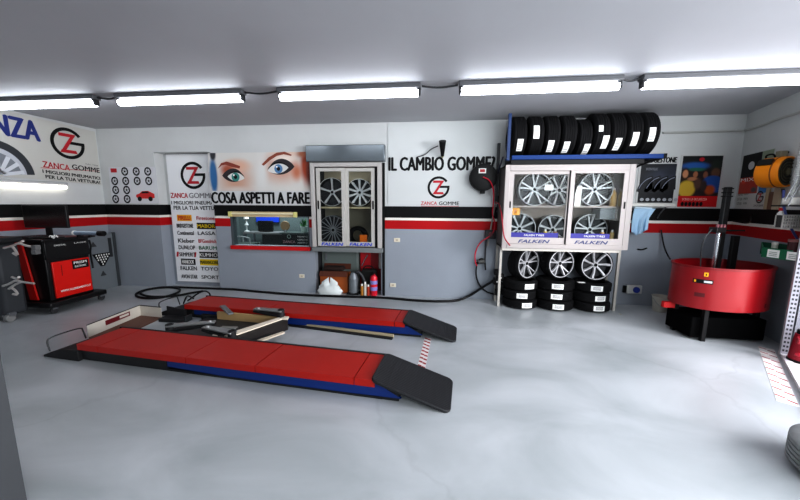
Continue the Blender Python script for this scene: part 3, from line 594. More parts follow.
lt('I MIGLIORI PNEUMATICI', 42, 98.5, 169.5, 172.8, INK, .03); lt('PER LA TUA VETTURA!', 45, 98.5, 174.8, 178.2, INK, .03)
mb = MB(); a0, a1 = lp(40, 168), lp(98, 171.5); q.poly(mb, [(a0[0], a0[1]), (a1[0], a1[1]), (a1[0], a1[1]+.008), (a0[0], a0[1]+.008)], .012, .001); mb.build('underline', REDINK, t)

cxl = Plane((0, 5.2, 0), (1, 0, 0), (0, -1, 0)).px(504, 210)[0]
# ------------------------------------------------------------------ air hose reel and wiring between banner and rack
c = onY(484, 177, YB-.2)
t = thing('hose_reel', 'round black air hose reel with red hose on the white banner', 'hose reel', (c.x, YB, c.z))
rp = [(0, -.01), (.2, -.01), (.222, 0), (.226, .03), (.21, .045), (.21, .12), (.226, .14), (.222, .165), (.2, .172), (.06, .176), (0, .176)]
MB().lathe([(max(r, .0005), z) for r, z in rp], Matrix.Translation((c.x, YB-.02, c.z)) @ Matrix.Rotation(PI/2, 4, 'X'), 40).build('drum', mat('0a0a0c', .45, spec=.3), t)
Pr = Plane((0, YB-.205, 0), (1, 0, 0), (0, -1, 0)); Pr.rect(MB(), c.x-.09, c.z+.06, c.x+.03, c.z+.14, -.008, .009).build('maker_sticker', PAPER, t); Pr.rect(MB(), c.x-.07, c.z+.08, c.x+.01, c.z+.125, .001, .002).build('sticker_mark', REDINK, t)
MB().box((c.x-.04, YB-.12, c.z-.27), (c.x+.04, YB-.06, c.z-.2)).build('hose_guide', BLACK, t, .01)
hp = [(483, 177), (490, 180), (494, 190), (493.5, 205), (492, 214), (495, 222), (494, 232), (489, 237), (480, 242), (475, 252), (475, 262), (477, 266)]
MB().tube([onY(x, y, YB-.24 if i < 3 else YB-.09) for i, (x, y) in enumerate(hp)], .011, 8, 3).build('red_hose', mat('c81c38', .4), t)
t = tag(MB().tube([onY(498, 192, YB-.05), Vector((cxl-.06, YB-.06, onY(500, 205, YB).z)), Vector((cxl-.05, 5.45, 1.75)), Vector((cxl-.04, 5.2, 1.6)), Vector((cxl-.02, 5.12, 1.35)), onY(504, 238, 5.12), onY(510, 245.5, 5.12)], .009, 8, 3).build('red_cable', mat('a81c30', .4)), 'thin red cable looping over the left side of the wide display case', 'cable')
pa = onY(495, 207, YB-.06); pb = onY(484.5, 262, YB-.06)
t = thing('air_line', 'grey air pipe with a regulator hanging left of the wide display case', 'air line', (pb.x, YB, pb.z))
MB().cyl(onY(495, 205, YB-.06), onY(487.5, 246, YB-.06), .013, 10).build('pipe', mat('9a958f', .4), t); MB().cyl(onY(486.5, 230, YB-.05), onY(485, 262, YB-.05), .012, 10).build('rubber_pipe', DKGREY, t)
g = onY(481.5, 262, YB-.07); MB().cyl((g.x-.06, g.y, g.z), (g.x+.05, g.y, g.z+.02), .045, 16).build('regulator', mat('5c5c5a', .4, .5), t, .005)
MB().tube([onY(478, 264, YB-.09), onY(480, 258, YB-.09), onY(485, 260, YB-.09), onY(485.5, 270, YB-.09)], .014, 8, 2).build('hose_tail', BLACK, t)
c = onY(492, 234, YB-.05)
t = thing('junction_box', 'small dark junction box on the red band behind the hanging hose', 'box', (c.x, YB, c.z))
MB().box((c.x-.12, YB-.09, c.z-.08), (c.x+.06, YB, c.z+.07)).build('box_body', mat('2c2a2c', .5), t, .01); MB().cyl((c.x-.03, YB-.09, c.z), (c.x-.03, YB-.11, c.z), .035, 16).build('socket_cap', mat('6a2a34', .5), t)
for i, pts in enumerate(([(498, 196), (497, 200), (499, 203), (497, 206), (499, 209), (497, 212)],)):
    tag(MB().tube([onY(x, y, YB-.04) for x, y in pts], .016, 6, 1).build('chain', DKGREY), 'short dark chain hanging on the wall left of the wide display case', 'chain')
hp = [(477, 262), (475.5, 275), (479, 285), (486, 292), (497, 295)]
tag(MB().tube([onY(x, y, YB-.07) for x, y in hp], .014, 8, 3).build('black_hose', BLACK), 'black hose curving down from the regulator to the rack foot', 'hose')
c = onY(498, 280, YB-.2)
t = thing('plug_cluster', 'cluster of black plugs and adapters beside the left leg of the rack', 'plugs', (c.x, YB-.2, c.z))
for i, (x, y, r) in enumerate(((497, 272, .05), (500, 277, .06), (496.5, 281, .055), (499.5, 286, .06), (498, 292, .05))):
    p = onY(x, y, YB-.2); MB().box(p-Vector((r, r, r)), p+Vector((r, r, r))).build('plug', BLACK, t, .012)
    if i in (1, 2): MB().cyl(p+Vector((0, -r, 0)), p+Vector((0, -r-.01, 0)), .014, 10).build('plug_pin', PAPER, t)
MB().tube([onY(500, 272, YB-.2), onY(500.5, 258, YB-.2), onY(501.5, 246, YB-.2)], .02, 8, 2).build('lead', BLACK, t)
t = tag(MB().tube([onY(503, 157, 5.3), onY(500, 166, 5.45), onY(497, 176, YB-.08), onY(498, 186, YB-.04)], .012, 8, 3).build('dark_cable', mat('22243c', .5)), 'dark blue cable curving down from the rack beam toward the hose reel', 'cable')
# long floor cable along the wall, ending up at the rack
fl = [(232, 288), (262, 291), (300, 294), (345, 295.5), (385, 296.5), (420, 300), (452, 300.5), (466, 297)]
pts = [onZ(x, y+1, .02) for x, y in fl]+[onY(480, 289, YB-.1), onY(494, 280, YB-.2)]
for p in pts[:8]: p.y = min(p.y, YB-.04)
for p in pts[3:5]: p.y = min(p.y, YB-.14)
tag(MB().tube(pts, .022, 8, 3).build('floor_cable', BLACK), 'long thick black cable lying along the foot of the back wall', 'cable')
coil = [(232, 288), (215, 285.5), (195, 284), (170, 285), (146, 288), (134, 293), (140, 297), (160, 297), (178, 292), (181, 287), (165, 285.5), (147, 288), (138, 292), (150, 296), (175, 295), (192, 291.5), (203, 290)]
pts = [onZ(x, y+1.2, .02) for x, y in coil]
for p in pts: p.y = min(p.y, YB-.05)
tag(MB().tube(pts, .02, 8, 3).build('coiled_hose', BLACK), 'coiled black hose lying on the floor behind the lift', 'hose')

# ------------------------------------------------------------------ wide display case on its rack
FY = 5.2
Pc = Plane((0, FY, 0), (1, 0, 0), (0, -1, 0))
cx0, cx1 = Pc.px(504, 210)[0], Pc.px(630.5, 210)[0]; cz0, cz1 = Pc.px(568, 249)[1], Pc.px(568, 164.5)[1]
bk = YB-.03
cs = thing('display_case', 'wide white display case with two sliding glass doors above the tyre stacks', 'display case', (cx0, FY, cz0))
WH = mat('b0a9a6', .5)
MB().box((cx0, FY+.02, cz0), (cx0+.03, bk, cz1)).build('side_panel', mat('6a6664', .5), cs); MB().box((cx1-.03, FY+.02, cz0), (cx1, bk, cz1)).build('side_panel', WH, cs)  # left panel coloured darker to stand in for shade beside the upright
MB().box((cx0, FY+.02, cz0), (cx1, bk, cz0+.03)).build('bottom_panel', WH, cs); MB().box((cx0, FY+.02, cz1-.03), (cx1, bk, cz1)).build('top_panel', WH, cs); MB().box((cx0, bk-.02, cz0), (cx1, bk, cz1)).build('back_panel', mat('8a7a70', .6), cs)
fw_ = .1
MB().box((cx0-.01, FY-.02, cz0), (cx0+fw_-.04, FY+.02, cz1)).build('side_frame', WH, cs, .005); MB().box((cx1-.075, FY-.02, cz0), (cx1+.01, FY+.02, cz1)).build('side_frame', WH, cs, .005)
MB().box((cx0+fw_-.04, FY-.02, cz1-.09), (cx1-.075, FY+.02, cz1)).build('top_frame', WH, cs, .005); MB().box((cx0+fw_-.04, FY-.025, cz0), (cx1-.075, FY+.02, cz0+.07)).build('bottom_frame', WH, cs, .005)
mx_ = Pc.px(568.5, 205)[0]
for k, (a, b, y) in enumerate(((cx0+.06, mx_-.0, FY+.01), (mx_-.0, cx1-.07, FY-.015))):
    l, r_, tp, bt = (.07, .03, .07, .11) if k == 0 else (.06, .07, .06, .11)
    d = MB().box((a, y, cz0+.06), (a+l, y+.03, cz1-.07)).box((b-r_, y, cz0+.06), (b, y+.03, cz1-.07)).box((a+l, y, cz1-.07-tp), (b-r_, y+.03, cz1-.07)).box((a+l, y, cz0+.06), (b-r_, y+.03, cz0+.06+bt)).build('sliding_door', mat('b4adaa', .5), cs)
    MB().box((a+l, y+.012, cz0+.06+bt), (b-r_, y+.017, cz1-.07-tp)).build('glass_pane', GLASS, d)
    hx = a+.03 if k == 0 else b-.03; hz = Pc.px(570, 205)[1]; MB().box((hx-.01, y-.006, hz-.05), (hx+.01, y, hz+.05)).build('handle', INK, d)
    xa, xb = (518, 549.5) if k == 0 else (574.5, 608)
    py = Plane((0, y, 0), (1, 0, 0), (0, -1, 0)); text(py, 'FALKEN', (py.px(xa, 241)[0], cz0+.085, py.px(xb, 241)[0], cz0+.135), mat('3c4472', .5), d, .05, .002, 'lettering', .3)
    xs0, xs1 = (a+l, b-r_-.08) if k == 0 else (a+l, b-r_-.12)
    MB().box((xs0, y+.008, cz0+.06+bt), (xs1, y+.011, cz0+.06+bt+.075)).build('blue_strip', mat('34308c', .5), d)
    text(py, 'FALKEN TYRES', (xs0+.2, cz0+.06+bt+.02, xs0+.5, cz0+.06+bt+.05), PAPER, d, .01, -.004)
MB().box((mx_-.016, FY+.005, cz0+.07), (mx_-.002, FY+.03, cz1-.06)).build('seal_strip', INK, cs)
shz = onY(540, 206, FY+.2).z
MB().box((cx0+.03, FY+.1, shz-.02), (cx1-.03, bk-.02, shz)).build('shelf', mat('b8aaa2', .5), cs)
# case interior: lit by the room and an added fill
G2 = 'wheels inside the wide display case'
yi = FY+.28
def up(x, y): return onY(x, y, yi)
ALW = mat('c4c4c6', .4, .2)
for (x, y, r, n, tw, lab) in ((533, 190.5, .255, 5, True, 'twin-spoke silver wheel at the upper left of the wide case'), (561, 191, .25, 8, False, 'eight-spoke silver wheel upper middle of the wide case, crossing the door joint'), (592, 190.5, .255, 5, True, 'twin-spoke silver wheel at upper right of the wide case, beside the bottles')):
    p = up(x, y); loose_rim((p.x, yi+(.13 if n == 8 else -.04), shz+r+.006), r, lab, n, tw, PI/2, .16, G2, .04, 0, ALW)
for (x, r, n, tw, lab) in ((519.5, .25, 8, False, 'dark-backed silver wheel at lower left of the wide case, under the yellow card'), (553, .24, 7, False, 'pale seven-spoke wheel low beside the joint of the wide case doors'), (590, .25, 5, True, 'silver wheel standing low behind the right door of the wide case')):
    p = up(x, 228); loose_rim((p.x, yi+.05, cz0+.036+r), r, lab, n, tw, PI/2, .16, G2, .045, 0, ALW)
p = onY(515.5, 211.5, FY+.14); t = thing('price_card', 'yellow-orange card behind the left glass door of the wide case', 'card', (p.x, FY+.14, p.z)); MB().box((p.x-.06, FY+.14, p.z-.055), (p.x+.065, FY+.144, p.z+.055)).build('card_sheet', mat('f4a810', .4), t); MB().box((p.x-.02, FY+.137, p.z-.03), (p.x+.02, FY+.14, p.z+.03)).build('card_mark', mat('b86a10', .5), t); MB().cyl((p.x, FY+.142, shz-.02), (p.x, FY+.142, p.z+.05), .004, 6).build('hanger', INK, t)
p = onY(549, 187.5, FY+.1); t = thing('price_card', 'blank white card between the two upper left wheels of the wide case', 'card', (p.x, FY+.1, p.z)); MB().box((p.x-.065, FY+.1, p.z-.045), (p.x+.065, FY+.104, p.z+.045)).build('card_sheet', PAPER, t); MB().cyl((p.x, FY+.106, shz), (p.x, FY+.106, p.z), .004, 6).build('stand', STEEL, t)
p = onY(582, 194, FY+.12); t = thing('white_carton', 'stack of plain white leaflets before the upper right wheels of the wide case', 'leaflets', (p.x, FY+.12, shz))
for k in range(3): MB().box((p.x-.1+.02*k, FY+.12+.02*k, shz+.002), (p.x-.03+.02*k, FY+.13+.02*k, shz+.22+.05*k)).build('leaflet', mat('e8e2dc', .5), t)
for i, (x, col, h_, cap) in enumerate(((610.5, 'd2a860', .28, 'f0e8e0'), (618, 'c9b48c', .26, 'f0e8e0'), (624, 'ecd860', .22, 'f4f0e8'))):
    p = up(x, 200); s = thing('polish_bottle', ['amber bottle with white cap, leftmost of the bottles in the wide case', 'beige bottle between the amber and yellow ones in the wide case', 'yellow bottle, rightmost of the bottles in the wide case'][i], 'bottle', (p.x, FY+.2, shz), 'bottles in the wide display case')
    MB().lathe([(.042, shz+.002), (.046, shz+.01), (.046, shz+h_*.7), (.02, shz+h_*.85), (.02, shz+h_*.9)], Matrix.Translation((p.x, FY+.2, 0)), 18).build('bottle_body', mat(col, .35), s); MB().cyl((p.x, FY+.2, shz+h_*.9), (p.x, FY+.2, shz+h_), .024, 14).build('cap', mat(cap, .4), s)
p = onY(608, 211, FY+.15); t = thing('storage_box', 'grey box hanging under the shelf behind the right door of the wide case', 'box', (p.x, FY+.15, shz-.24)); MB().box((p.x-.13, FY+.12, shz-.2), (p.x+.1, FY+.4, shz-.025)).build('box_body', mat('62686c', .5), t, .008); MB().box((p.x+.1, FY+.12, shz-.22), (p.x+.2, FY+.4, shz-.025)).build('drawer', mat('cfcac6', .4), t, .008)
for i, (x, col) in enumerate(((602, 'e0b070'), (612, 'e4c890'), (545, 'e8c860'), (555, 'c89a80'))):
    p = onY(x, 234, FY+.14); s = thing('spray_can', ['small tan can low behind the right door of the wide case', 'pale can low at right in the wide case', 'small yellow can low behind the left door of the wide case', 'brownish can low beside the joint of the wide case doors'][i], 'can', (p.x, FY+.14, cz0+.03), 'cans at the bottom of the wide display case')
    MB().cyl((p.x, FY+.14, cz0+.033), (p.x, FY+.14, cz0+.26), .03, 14).build('can', mat(col, .4), s, .003); MB().cyl((p.x, FY+.14, cz0+.26), (p.x, FY+.14, cz0+.3), .018, 10).build('cap', PAPER, s)

# rack: grey legs, blue beam, blue upright
rk = thing('tyre_rack', 'steel rack with a blue beam on top carrying the new tyres', 'rack', (cx0, FY, 0))
zb_ = Pc.px(580, 157.5)[1]
lg = mat('b9b5ae', .45, .3)
bx0, bx1 = Pc.px(511, 158)[0], Pc.px(661, 158)[0]
for x, y in ((cx0+.0, FY+.16), (cx1-.02, FY+.16), (cx0+.0, bk-.05), (cx1-.02, bk-.05)): MB().box((x, y, 0), (x+.04, y+.04, cz0-.004)).build('leg', lg, rk, .003)
MB().box((cx0, FY+.005, cz0-.045), (cx1-.1, FY+.03, cz0-.006)).build('front_rail', lg, rk); MB().box((cx0, bk-.04, cz0-.06), (cx1-.1, bk-.01, cz0-.01)).build('rear_rail', lg, rk)
MB().box((bx0, FY-.06, zb_-.03), (bx1, FY-.02, zb_+.035)).build('front_beam', BLUE, rk, .006); MB().box((bx0, bk-.12, zb_-.045), (bx1, bk-.08, zb_+.045)).build('rear_beam', BLUE, rk, .006)
for x in (bx0, bx1-.04): MB().box((x, FY-.02, zb_-.03), (x+.04, bk-.08, zb_+.02)).build('cross_rail', DKGREY, rk)
MB().tube([(bx1-.02, FY-.03, zb_-.02), (bx1-.25, FY+.1, zb_-.12), (bx1-.27, YB-.1, zb_-.3)], .016, 8, 0).build('diagonal_strut', INK, rk); MB().box((bx1, FY-.062, zb_-.032), (bx1+.04, FY-.018, zb_+.037)).build('beam_end', INK, rk)
dk = MB().box((bx0, FY-.03, cz1+.006), (cx1+.1, bk-.1, zb_-.032)); dk.build('dark_fascia', BLACK, rk)
u0_ = Pc.px(508.8, 140)[0]
for y in (FY-.06, bk-.12): MB().box((u0_-(.03 if y < 5.4 else .09), y, zb_-.04 if y < 5.4 else 1.75), (u0_+(.015 if y < 5.4 else -.045), y+.045, ZC-.06 if y < 5.4 else 2.7)).build('upright', mat('083060', .45) if y < 5.4 else DKGREY, rk, .004)
MB().box((cx1+.0, FY-.02, 0), (cx1+.03, FY+.02, .0+.01)).build('foot', lg, rk)
# standing tyres on the beam
TR, TW = .31, .235
tz = zb_+.045+TR
def tyre(c, label, group, R_=TR, w=TW, rz=0., ry=0., labels=(), rim=None, base=None):
    t = thing('tyre', label, 'tyre', (c[0], c[1], c[2]-R_) if base is None else base, group)
    M = Mx(c, rz, ry)
    tyre_mesh(R_, R_*.66, w, M).build('tyre_carcass', RUBBER, t)
    for (ax, ang, wd, ln) in labels:
        # sticker wrapped on the tread: ax axial offset, ang angle about the axle, ln arc length
        mb = MB(); n = 8; da = ln/R_/n; b = 0
        for i in range(n+1):
            a = ang+(i-n/2)*da
            for x in (ax-wd/2, ax+wd/2): mb.v.append(M @ Vector((x, (R_+.004)*math.cos(a), (R_+.004)*math.sin(a))))
        for i in range(n): mb.f.append((2*i, 2*i+1, 2*i+3, 2*i+2))
        o = mb.build('paper_label', PAPER, t)
        ink = MB(); 
        for rj in (-.3, -.1, .12, .34):
            if ln > wd: a = ang+rj*ln/R_; q0 = [(ax-wd*.36, a-.008), (ax+wd*.3, a-.008), (ax+wd*.3, a+.016), (ax-wd*.36, a+.016)]
            else: a = ang+rj*ln/R_; q0 = [(ax-wd*.4, a-.01), (ax+wd*.1, a-.01), (ax+wd*.1, a+.014), (ax-wd*.4, a+.014)]
            ink.add([M @ Vector((x, (R_+.0055)*math.cos(z), (R_+.0055)*math.sin(z))) for x, z in q0], [(0, 1, 2, 3)])
        ink.build('printed_lines', mat('6c6c70', .6), o)
    return t
cen = [519.5, 536.5, 552.5, 569, 585.5, 601, 617, 633.5, 650]
lab9 = [(520.5, 145, 1), (536.5, 132, 1), (551.5, 146, 1), (567.5, 147, 1), (588, 149, 1), (606, 142, 1), (619, 144, 1), (635.5, 139, 1), (652, 134.5, 1)]
wd9 = ['first tyre at the left end of the blue beam, beside the upright', 'second tyre from the left on the blue beam, its label highest', 'third tyre from the left end of the blue beam, low label', 'fourth tyre from left on the blue beam, left of the small tyre', 'noticeably smaller tyre in the middle of the row on the blue beam', 'tyre with two labels just right of the small tyre on the beam', 'third tyre from the right end of the blue beam', 'second tyre from the right end of the blue beam, long label', 'rightmost tyre on the blue beam, label near its top']
ty = FY+.22
for i, x in enumerate(cen):
    Rr = .275 if i == 4 else (.305 if i < 4 else .315)
    zc = zb_+.045+math.sqrt(max(Rr**2-.21**2, .01))-.0+.012
    zc = zb_+.036+Rr-.0
    p = onY(x, 138, ty-.2)
    yf = onY(x, 138, ty).x; xx = onY(x, 140, ty-.24).x
    lx, ly, _ = lab9[i]; lpnt = onY(lx, ly, ty-Rr+.01)
    zrel = max(-.9, min(.9, (lpnt.z-zc)/Rr)); ang = PI-math.asin(zrel)
    L = [(max(-.06, min(.06, lpnt.x-xx)), ang, .085, .19)]
    if i == 5: L.append((-.045, ang-.62, .06, .09))
    tyre((xx, ty, zc), wd9[i], 'new tyres on the blue beam', Rr, .212 if i != 4 else .2, R(0), 0, L)
# stacks below
G3 = 'tyres stacked under the wide display case'
st = [(519, 'left'), (556, 'middle'), (592.5, 'right')]
sy = FY+.28
for k, (x, nm) in enumerate(st):
    Rs = (.275, .295, .285)[k]; w = (.157, .166, .16)[k]; px_ = onY(x, 297, sy-.1).x+(.02, -.01, .0)[k]
    for j in range(3):
        zc = w/2+j*w
        lx, ly = [[(527, 300), (523, 292), (530, 282)], [(558, 302.5), (558, 290), (558, 280)], [(599, 305), (602, 294.5), (597, 285.5)]][k][j]
        q_ = onY(lx, ly, sy-Rs)
        a = math.asin(max(-.85, min(.85, (q_.x-px_)/Rs)))
        M = None
        cxj = px_+(.012, -.01, .008)[j]
        # axle vertical: rotate local X to Z ; local Y,Z span the ground plane
        t = thing('tyre', '%s tyre of the %s stack under the wide display case' % (['bottom', 'second', 'top lying'][j], nm), 'tyre', (cxj, sy, zc-w/2), G3)
        M = Matrix.Translation((cxj, sy, zc)) @ Matrix.Rotation(-PI/2, 4, 'Y')
        tyre_mesh(Rs, Rs*.66, w-.008, M).build('tyre_carcass', RUBBER, t)
        n = 8; ln = .17; wdh = .085; mb = MB(); rz_ = Rs+.004
        for i in range(n+1):
            aa = a+(i-n/2)*ln/Rs/n
            for zz in (-wdh/2, wdh/2): mb.v.append(Vector((cxj+rz_*math.sin(aa), sy-rz_*math.cos(aa), zc+zz)))
        for i in range(n): mb.f.append((2*i, 2*i+2, 2*i+3, 2*i+1))
        o = mb.build('paper_label', PAPER, t); ink = MB(); rz_ += .0015
        for zz in (-.022, -.004, .016):
            vs = []
            for aa in (a-.19, a-.05, a+.1, a+.2): vs += [Vector((cxj+rz_*math.sin(aa), sy-rz_*math.cos(aa), zc+zz)), Vector((cxj+rz_*math.sin(aa), sy-rz_*math.cos(aa), zc+zz+.009))]
            ink.add(vs, [(0, 2, 3, 1), (2, 4, 5, 3), (4, 6, 7, 5)])
        ink.build('printed_lines', mat('6c6c70', .6), o)
    # mounted wheel standing on top, turned toward the left
    Rt = (.262, .252, .26)[k]; zt = 3*w+Rt+.003
    t = thing('mounted_wheel', ['tyred wheel with five twin spokes standing on the left stack', 'tyred wheel with open V-shaped spokes standing on the middle stack', 'tyred wheel with bright spokes standing on the right stack'][k], 'wheel', (px_, sy, 3*w), 'tyred wheels standing on the stacks')
    wx = onY((522, 555.5, 592)[k], 264, sy).x+.02
    M = Mx((wx, sy-.0, zt), R(-90+(-52, -44, -32)[k]*-1*1.0-0), 0)
    M = Mx((wx, sy-.0, zt), R(90+(34, 19, 2)[k]), 0)
    tyre_mesh(Rt, Rt*.9, .22, M).build('tyre_carcass', RUBBER, t)
    rim_parts(t, Rt*.905, .225, M, (5, 5, 7)[k], k != 2, 1, ALW, mat('17181a', .4, .3), (.035, .04, .045)[k], (0, .05, .12)[k], .014)
c = onY(582, 283, sy-.33)
t = thing('paper_tag', 'small white paper tag lying on the right tyre stack', 'tag', (c.x, c.y, .5)); MB().box((c.x-.05, c.y-.0, .498), (c.x+.05, c.y+.06, .504)).build('tag_sheet', PAPER, t)
# wall socket right of the rack and a hook mark
c = onY(633, 289, YB); t = thing('power_socket', 'small grey power socket with blue cover low right of the rack', 'socket', (c.x, YB, c.z))
MB().box((c.x-.12, YB-.05, c.z-.075), (c.x+.12, YB, c.z+.075)).build('socket_box', mat('cfd0cc', .4), t, .015); MB().cyl((c.x+.02, YB-.05, c.z), (c.x+.02, YB-.075, c.z), .05, 20).build('blue_cover', mat('3448a0', .4), t); MB().box((c.x-.17, YB-.04, c.z-.06), (c.x-.125, YB, c.z+.06)).build('plug', INK, t, .005)
c = onY(641.5, 248.5, YB); tag(MB().tube([c+Vector((-.07, -.02, -.01)), c+Vector((-.01, -.03, -.02)), c+Vector((.07, -.02, .01))], .012, 6, 1).build('wall_hook', INK), 'small black hook on the grey wall under the hanging cloth', 'hook')

# ------------------------------------------------------------------ posters right of the wide case
b = pbox(P, 638, 158.5, 677, 206)
u0 = P.px(637.5, 180)[0]; u1 = P.px(676, 180)[0]; v1 = P.px(657, 157.5)[1]; v0 = P.px(657, 203)[1]
t = thing('tyre_poster', 'dark framed poster of tyre treads with a maker name above', 'poster', P.at(u0, v0))
P.rect(MB(), u0, v0, u1, v1+.02, 0, .008).build('poster_board', mat('c9c9c8', .5), t)
vt = P.px(657, 164)[1]
P.rect(MB(), u0+.03, v0+.005, u1-.02, vt, .008, .003).build('dark_picture', blob_mat('14161c', [(P.at((u0+u1)/2+.1, (v0+vt)/2+.1), (.4, .3, .22), '3c4252', .9), (P.at(u1-.1, vt-.1), (.2, .3, .15), '2c303c', .9)]), t)
text(P, 'BRIDGESTONE', (u0+.04, vt+.02, u1-.03, v1-.0), INK, t, .04, .01, 'lettering', .15)
text(P, 'THE PASSION FOR EXCELLENCE', (u0+.1, vt-.1, u1-.3, vt-.06), mat('a0a4ac', .5), t, .0, .012)
mb = MB(); tr = MB()
for k in range(4):
    cu_ = u0+.08+.115*k
    P.arc(tr, cu_+.16, v0+.1, .12, .34, 95, 165, .0118, .001, 14, .75); P.arc(mb, cu_+.16, v0+.1, .305, .318, 100, 155, .013, .001, 14, .75)
tr.build('printed_tread', mat('1a1c22', .5), t); mb.build('printed_shine', mat('8a90a0', .5), t)
mb = MB()
for k in range(7): P.ell(mb, u0+.09+.085*k, v0+.055, .03, .026, .014, .001, 12)
mb.build('printed_patterns', mat('a8aab0', .5), t)
# people poster
ua, ub = P.px(680, 180)[0], P.px(721.5, 180)[0]-.03; va = P.px(700, 207.5)[1]; vb = P.px(700, 156)[1]
t = thing('people_poster', 'colourful framed poster of people with a red strip along its bottom', 'poster', P.at(ua, va))
P.rect(MB(), ua-.03, va, ub+.02, vb+.015, 0, .008).build('poster_board', mat('c6c6c4', .5), t)
def f(x, y): u, v = P.px(x, y); return (u, v)
def bb(x, y, rx, ry, c, s=.5): u, v = P.px(x, y); return (P.at(u, v), (rx*SC, .4, ry*SC), c, s)
pm = blob_mat('2a2022', [bb(700, 157, 40, 5, '161b1c', .5), bb(695, 166, 14, 4, '2c62a8', .6), bb(696, 169.5, 9, 2, '2c6c58', .6), bb(716, 165, 6, 7, '26322c', .8),
    bb(685, 175, 4, 7, '2c1812', .5), bb(685, 174, 2.6, 4, 'c28a66', .4), bb(686, 189, 7.5, 8, 'c8a83c', .3), bb(692, 179, 5, 2, 'b07a58', .5), bb(695, 174.5, 2.2, 3, 'a87050', .4), bb(697, 184, 4, 6, '5c4238', .6), bb(705, 175, 2.2, 3.4, '8a5a44', .4),
    bb(715, 173, 4.2, 5, '6a4a38', .5), bb(712, 181, 8, 5, '24549c', .3), bb(716, 188, 6, 4.5, '24549c', .4), bb(709, 190, 5, 5, 'b05020', .5), bb(703, 186, 3, 6, '3c3030', .5)])
vr = P.px(700, 196)[1]
P.rect(MB(), ua, vr, ub, vb, .008, .003).build('printed_people', pm, t)
P.rect(MB(), ua, va+.01, ub, vr, .008, .003).build('red_strip', mat('c8101c', .4), t)
mb = MB()
for k in range(6): P.ell(mb, ua+.07+.055*k, va+.055, .024, .035, .012, .001, 14)
mb.build('printed_tyres', INK, t); u, v = P.px(701.5, 159.5); P.ell(MB(), u, v, .04, .03, .012, .001).build('red_logo', REDINK, t)
text(P, 'SCEGLI LA SICUREZZA', (ua+.06, vr-.07, ub-.15, vr-.035), mat('e8d0c8', .5), t, 0, .012)

# white rail with hooks, cloth over it
ra = onY(627, 204.5, YB-.12); rb = onY(674, 203.5, YB-.12)
t = thing('wall_rail', 'white rail shelf on brackets below the dark tyre poster', 'rail', (ra.x, YB, ra.z))
MB().box((ra.x, YB-.16, ra.z-.03), (rb.x, YB, ra.z+.02)).build('rail_board', mat('d5d3ce', .4), t, .005)
for x in (ra.x+.08, rb.x-.15): MB().tube([(x, YB-.01, ra.z-.22), (x, YB-.04, ra.z-.16), (x+.02, YB-.14, ra.z-.04)], .01, 8, 2).build('bracket', STEEL, t)
cl = thing('cleaning_cloth', 'pale blue cloth draped over the white rail under the tyre poster', 'cloth', onY(641, 222, YB-.12))
nu, nv_ = 16, 16; mb = MB()
for side, (tpx, bpx, zt_) in enumerate((((634, 650.5), (631.5, 648), 209),)):
    for j in range(nv_+1):
        s = j/nv_
        for i in range(nu+1):
            w = i/nu
            xl = 634+(631.2-634)*s+ (2.5*math.sin(s*3.1) if w < .5 else 0)*-.4; xr = 650.5-3.5*s+5*max(0, 1-s*2.2)
            yb = 208.5+s*(27-4.5*abs(w-.35)*2)
            yy = YB-.20-.035*math.sin(w*13+s*1.5)*s-.02*math.cos(w*22)*s
            mb.v.append(onY(xl+(xr-xl)*w, yb, yy))
for j in range(nv_):
    for i in range(nu): a = j*(nu+1)+i; mb.f.append((a, a+1, a+nu+2, a+nu+1))
o = mb.build('cloth_sheet', mat('a9c6dc', .8, bump=.2, scale=30), cl); sm = o.modifiers.new('thick', 'SOLIDIFY'); sm.thickness = .012
tb = onY(636, 207, YB-.2); te = onY(649, 207.5, YB-.2); MB().prism([(tb.x-.02, YB-.215, tb.z-.02), (te.x+.04, YB-.215, te.z-.02), (te.x+.04, YB+-.0-.005, te.z+.0), (tb.x-.02, YB-.005, tb.z+.0)], (0, 0, .02)).build('folded_top', mat('c6d6e2', .8), cl)
tag(MB().tube([onY(661, 230, YB-.04), onY(662, 236, YB-.06), onY(664, 247, YB-.09), onY(668, 256, YB-.2), onY(670, 259, YB-.4)], .011, 8, 3).build('black_tube', BLACK), 'thin black tube running from the wall down into the red tank', 'tube')

# red wheel leak-test tank
tcx, tcy, ta, tb_ = 3.70, 4.55, .58, .41
tz0, tz1 = .43, .945
t = thing('test_tank', 'large round red tyre test tank with tall black column in the corner', 'tank', (tcx, tcy, 0))
Mt = Matrix.Translation((tcx, tcy, 0)) @ Matrix.Rotation(R(14), 4, 'Z')
def tank_ring(mb, prof, n=56):
    b = len(mb.v); k = len(prof)
    for i in range(n):
        a = 2*PI*i/n
        for off, z in prof: mb.v.append(Mt @ Vector(((ta+off)*math.cos(a), (tb_+off)*math.sin(a), z)))
    for i in range(n):
        j = (i+1) % n
        for q_ in range(k): mb.f.append((b+i*k+q_, b+j*k+q_, b+j*k+(q_+1) % k, b+i*k+(q_+1) % k))
    return mb
tank_ring(MB(), [(0, tz0), (0, tz1), (-.012, tz1), (-.012, tz0)]).build('tank_wall', mat('8e0a16', .35, coat=.2), t)
tank_ring(MB(), [(.012, tz1-.012), (.012, tz1+.014), (-.02, tz1+.014), (-.02, tz1-.012)]).build('rim', mat('7c0812', .4), t)
mb = MB(); n = 48; mb.v = [Mt @ Vector(((ta-.006)*math.cos(2*PI*i/n), (tb_-.006)*math.sin(2*PI*i/n), tz0+.01)) for i in range(n)]+[Mt @ Vector(((ta-.006)*math.cos(2*PI*i/n), (tb_-.006)*math.sin(2*PI*i/n), tz0+.02)) for i in range(n)]
